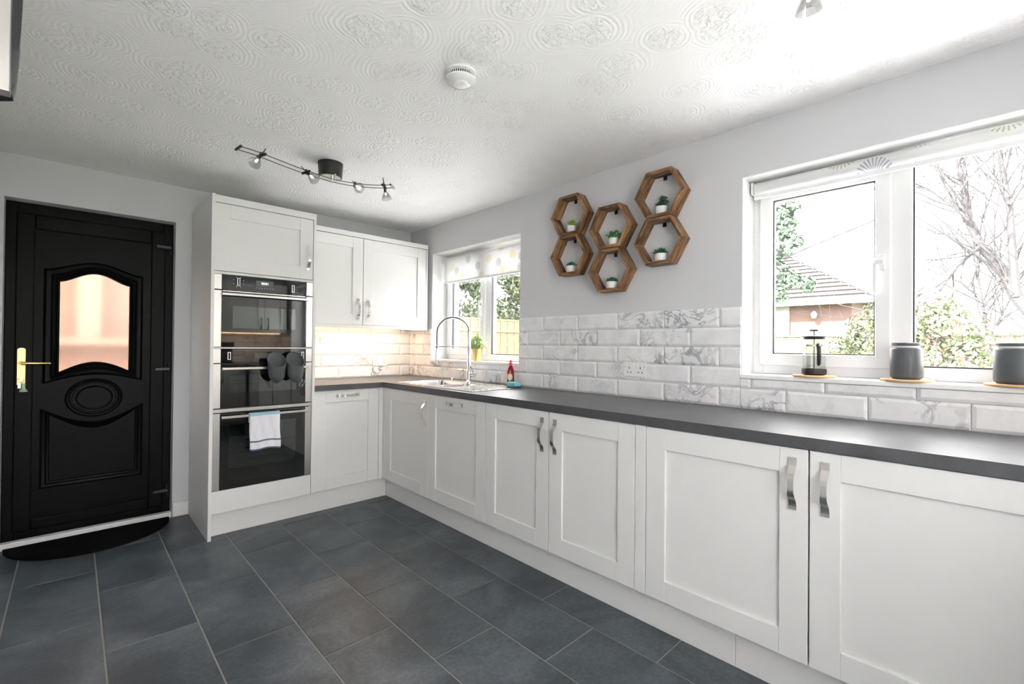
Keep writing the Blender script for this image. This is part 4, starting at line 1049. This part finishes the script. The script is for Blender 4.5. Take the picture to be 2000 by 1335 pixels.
# neighbouring house
t = thing('house', 'red brick house with tiled hipped roof beyond the garden fence', 'house', (19, 3, G))
hy0, hy1, hx0_, hx1_ = -.85, 8., 15., 22.; ez = 2.78
b = B().box(hx0_, hx1_, hy0, hy1, G, ez); b.build('wall', 'brick_red', t)
b = B().box(hx0_-.05, hx0_, .85, 3.2, G, ez-.05); b.build('garage_panel', 'render_white', t)
b = B(); ov = .35; E0 = [(hx0_-ov, hy0-ov-.25, ez-.1), (hx1_+ov, hy0-ov-.25, ez-.1), (hx1_+ov, hy1+ov, ez-.1), (hx0_-ov, hy1+ov, ez-.1)]; R0 = [(18.5, 2.6, 5.3), (18.5, 5.4, 5.3)]
b.add(E0+R0, [(0, 4, 5, 3), (1, 2, 5, 4), (0, 1, 4), (2, 3, 5), (0, 3, 2, 1)]); rf = b.build('roof', 'roof_tile', t)
# tile courses on the visible slopes
def course(a0, a1, c0, c1, n_, nm):
    for i in range(n_):
        s = (i+.0)/n_; p, q = Vector(a0).lerp(Vector(c0), s), Vector(a1).lerp(Vector(c1), s); p2, q2 = Vector(a0).lerp(Vector(c0), s+1.06/n_), Vector(a1).lerp(Vector(c1), s+1.06/n_); up = Vector(nm)*.07
        b = B().add([p, q, q2, p2, p+up, q+up, q2+up*.1, p2+up*.1], [(0, 1, 2, 3), (4, 5, 6, 7), (0, 1, 5, 4), (1, 2, 6, 5), (2, 3, 7, 6), (3, 0, 4, 7)]); b.build('tile_course', 'roof_tile', rf)
course(E0[0], E0[3], R0[0], R0[1], 16, (-.6, 0, .8)); course(E0[1], E0[0], R0[0], R0[0], 16, (0, -.6, .8))
b = B().box(hx0_-ov-.04, hx0_-ov+.02, hy0-.6, hy1+ov, ez-.2, ez-.06); b.build('gutter', 'render_white', t)
b = B().lathe([(0, 0), (.06, .02), (.10, .16), (.04, .24), (0, .26)], (hx0_-.12, .12, 2.15), 12); b.build('wall_lamp', 'render_white', t)
# bare trees
def limb(b, pts, r0, r1):
    n_ = len(pts); b.tube(pts, [lerp(r0, r1, i/(n_-1)) for i in range(n_)], 7)
def twigs(b, p, d_, L, r, lev, rg):
    n_ = 5; P = [Vector(p)]; d_ = d_.normalized()
    for i in range(n_):
        d_ = (d_+Vector((rg.uniform(-1, 1), rg.uniform(-1, 1), rg.uniform(-.5, .9)))*.22).normalized(); P.append(P[-1]+d_*L/n_)
    b.tube(P, [lerp(r, r*.45, i/n_) for i in range(n_+1)], 5 if lev < 2 else 4)
    if lev < 3:
        for k in range(4 if lev < 2 else 3):
            i = rg.randint(1, n_); nd = (d_+Vector((rg.uniform(-1, 1), rg.uniform(-1, 1), rg.uniform(-.6, 1)))*.9).normalized(); twigs(b, P[i], nd, L*rg.uniform(.45, .72), r*.5, lev+1, rg)
def tree(lab, limbs, seed, base, X, tw_):
    t = thing('bare_tree', lab, 'tree', base); b = B(); rg = random.Random(seed); b2 = B()
    for pts, r0, r1 in limbs:
        P = [Vector(q) for q in pts]; limb(b, P, r0, r1)
        for i in range(1, len(P)):
            for k in range(tw_):
                f = rg.random(); p = P[i-1].lerp(P[i], f); d_ = (P[i]-P[i-1]).normalized()+Vector((rg.uniform(-.5, .5), rg.uniform(-1.2, 1.2), rg.uniform(-.4, .9)))
                twigs(b2, p, d_, rg.uniform(.6, 1.5), .0115, 1, rg)
    b.build('trunk', 'bark', t, smooth=True); tag(b2.build('twigs', 'bark', t), None, None, None, 'stuff')
XT = 6.6
px = lambda L_: [hit(u, v, 0, XT+.03*i) for i, (u, v) in enumerate(L_)]
g0 = hit(2035, 700, 0, XT); g0.z = G
tree('bare branching tree outside the wide window', [([g0]+px([(2020, 620), (1985, 580), (1960, 530), (1915, 480), (1893, 430), (1885, 370), (1872, 320), (1880, 270)]), .085, .025),
      (px([(1985, 580), (1978, 500), (1972, 400), (1955, 320), (1950, 250)]), .055, .02), (px([(1915, 480), (1870, 520), (1835, 570)]), .025, .01), (px([(1893, 430), (1850, 395), (1800, 360)]), .022, .008), (px([(1972, 400), (2010, 340), (2040, 260)]), .03, .012)], 11, g0, XT, 6)
XT = 8.7; g1 = hit(1932, 700, 0, XT); g1.z = G
tree('slender young bare tree behind the bush outside', [([g1]+px([(1932, 660), (1922, 610), (1910, 540), (1915, 470)]), .035, .012), (px([(1932, 660), (1965, 600), (1995, 540)]), .02, .008), (px([(1922, 610), (1890, 560), (1830, 520)]), .018, .007)], 5, g1, XT, 5)
XT = 5.2; g2 = hit(1500, 600, 0, XT); g2.z = G
t0 = [([g2]+px([(1502, 560), (1512, 510), (1535, 450), (1548, 400), (1560, 350)]), .09, .04), (px([(1530, 505), (1590, 478), (1640, 458), (1712, 428), (1740, 415)]), .016, .006), (px([(1530, 505), (1600, 492), (1660, 480), (1712, 468)]), .012, .005)]
t = thing('ivy_tree', 'ivy-covered tree with long bare branches outside the wide window', 'tree', g2)
b = B()
for pts, r0, r1 in t0: limb(b, [Vector(q) for q in pts], r0, r1)
rg = random.Random(9)
for k in range(7):
    p = hit(1590+k*17, 480-k*7, 0, XT+.04); twigs(b, p, Vector((rg.uniform(-.2, .2), -1, rg.uniform(.2, 1))), .4, .006, 2, rg)
b.build('trunk', 'bark', t, smooth=True)
b = B()
for (u, v, r_) in ((1512, 420, .22), (1535, 440, .20), (1520, 480, .24), (1510, 530, .25), (1545, 545, .14), (1575, 555, .12), (1560, 470, .10), (1515, 570, .18), (1550, 400, .12)):
    leafcloud(b, hit(u, v, 0, XT), (r_, r_, r_), int(900*r_), .045, int(u+v))
tag(b.build('foliage', 'leaf_ivy', t), None, None, None, 'stuff')
# shrubs
def shrub(lab, name, blobs, mats, n_, size, base, seed):
    t = thing(name, lab, 'shrub', base); b = B(); rg = random.Random(seed)
    for (p, r_) in blobs:
        for mi in range(len(mats)): leafcloud(b, p, (r_, r_, r_*.9), int(n_*r_*r_*(1. if mi == 0 else .35)), size, seed+int(p.z*100)+mi, mi, .5)
    tag(b.build('foliage', mats, t), None, None, None, 'stuff')
    b = B(); c_ = Vector(base)
    for (p, r_) in blobs[:6]: b.tube([c_, c_.lerp(p, .6), p], [.03, .018, .008], 6)
    b.build('stem', 'bark', t)
XS = 5.2; bl = [(hit(u, v, 0, XS+rg.uniform(-.2, .3)), r_) for u, v, r_ in ((1790, 640, .33), (1830, 620, .30), (1870, 650, .32), (1800, 700, .42), (1860, 710, .42), (1900, 690, .28), (1750, 690, .35), (1840, 600, .22))]
b0 = hit(1830, 700, 0, XS); b0.z = G
shrub('pink-tinged leafy bush just outside the wide window', 'garden_bush', bl, ['leaf_bush', 'leaf_pink'], 2600, .038, b0, 21)
XS = 8.2; bl = [(hit(u, v, 0, XS+rg.uniform(-.2, .3)), r_) for u, v, r_ in ((1690, 640, .35), (1665, 665, .30), (1700, 670, .45), (1640, 685, .25), (1715, 610, .25))]
b0 = hit(1690, 690, 0, XS); b0.z = G
shrub('yellow-green bush in front of the low garden fence', 'garden_bush', bl, ['leaf_hedge', 'leaf_bush'], 2200, .045, b0, 31)
bl = []
rg = random.Random(4)
for i in range(44): bl.append((Vector((rg.uniform(3.0, 9.5), rg.uniform(6.3, 7.6), rg.uniform(1.3, 4.6))), rg.uniform(.5, .9)))
shrub('tall pale hedge behind the board fence outside the small window', 'garden_hedge', bl, ['leaf_hedge', 'leaf_ivy'], 1300, .075, (6.2, 6.4, G), 41)
# porch wall outside the entrance door
t = thing('porch_wall', 'terracotta rendered wall outside the black door glass', 'wall', (-2.2, 1.6, G), None, 'structure')
box('render', 'porch_wall', t, -4.2, -.4, 1.55, 1.75, G, 2.6); box('ledge', 'porch_ledge', t, -4.2, -.4, 1.40, 1.55, 1.18, 1.24); box('pier', 'porch_ledge', t, -2.35, -2.20, 1.45, 1.55, 1.24, 2.6)
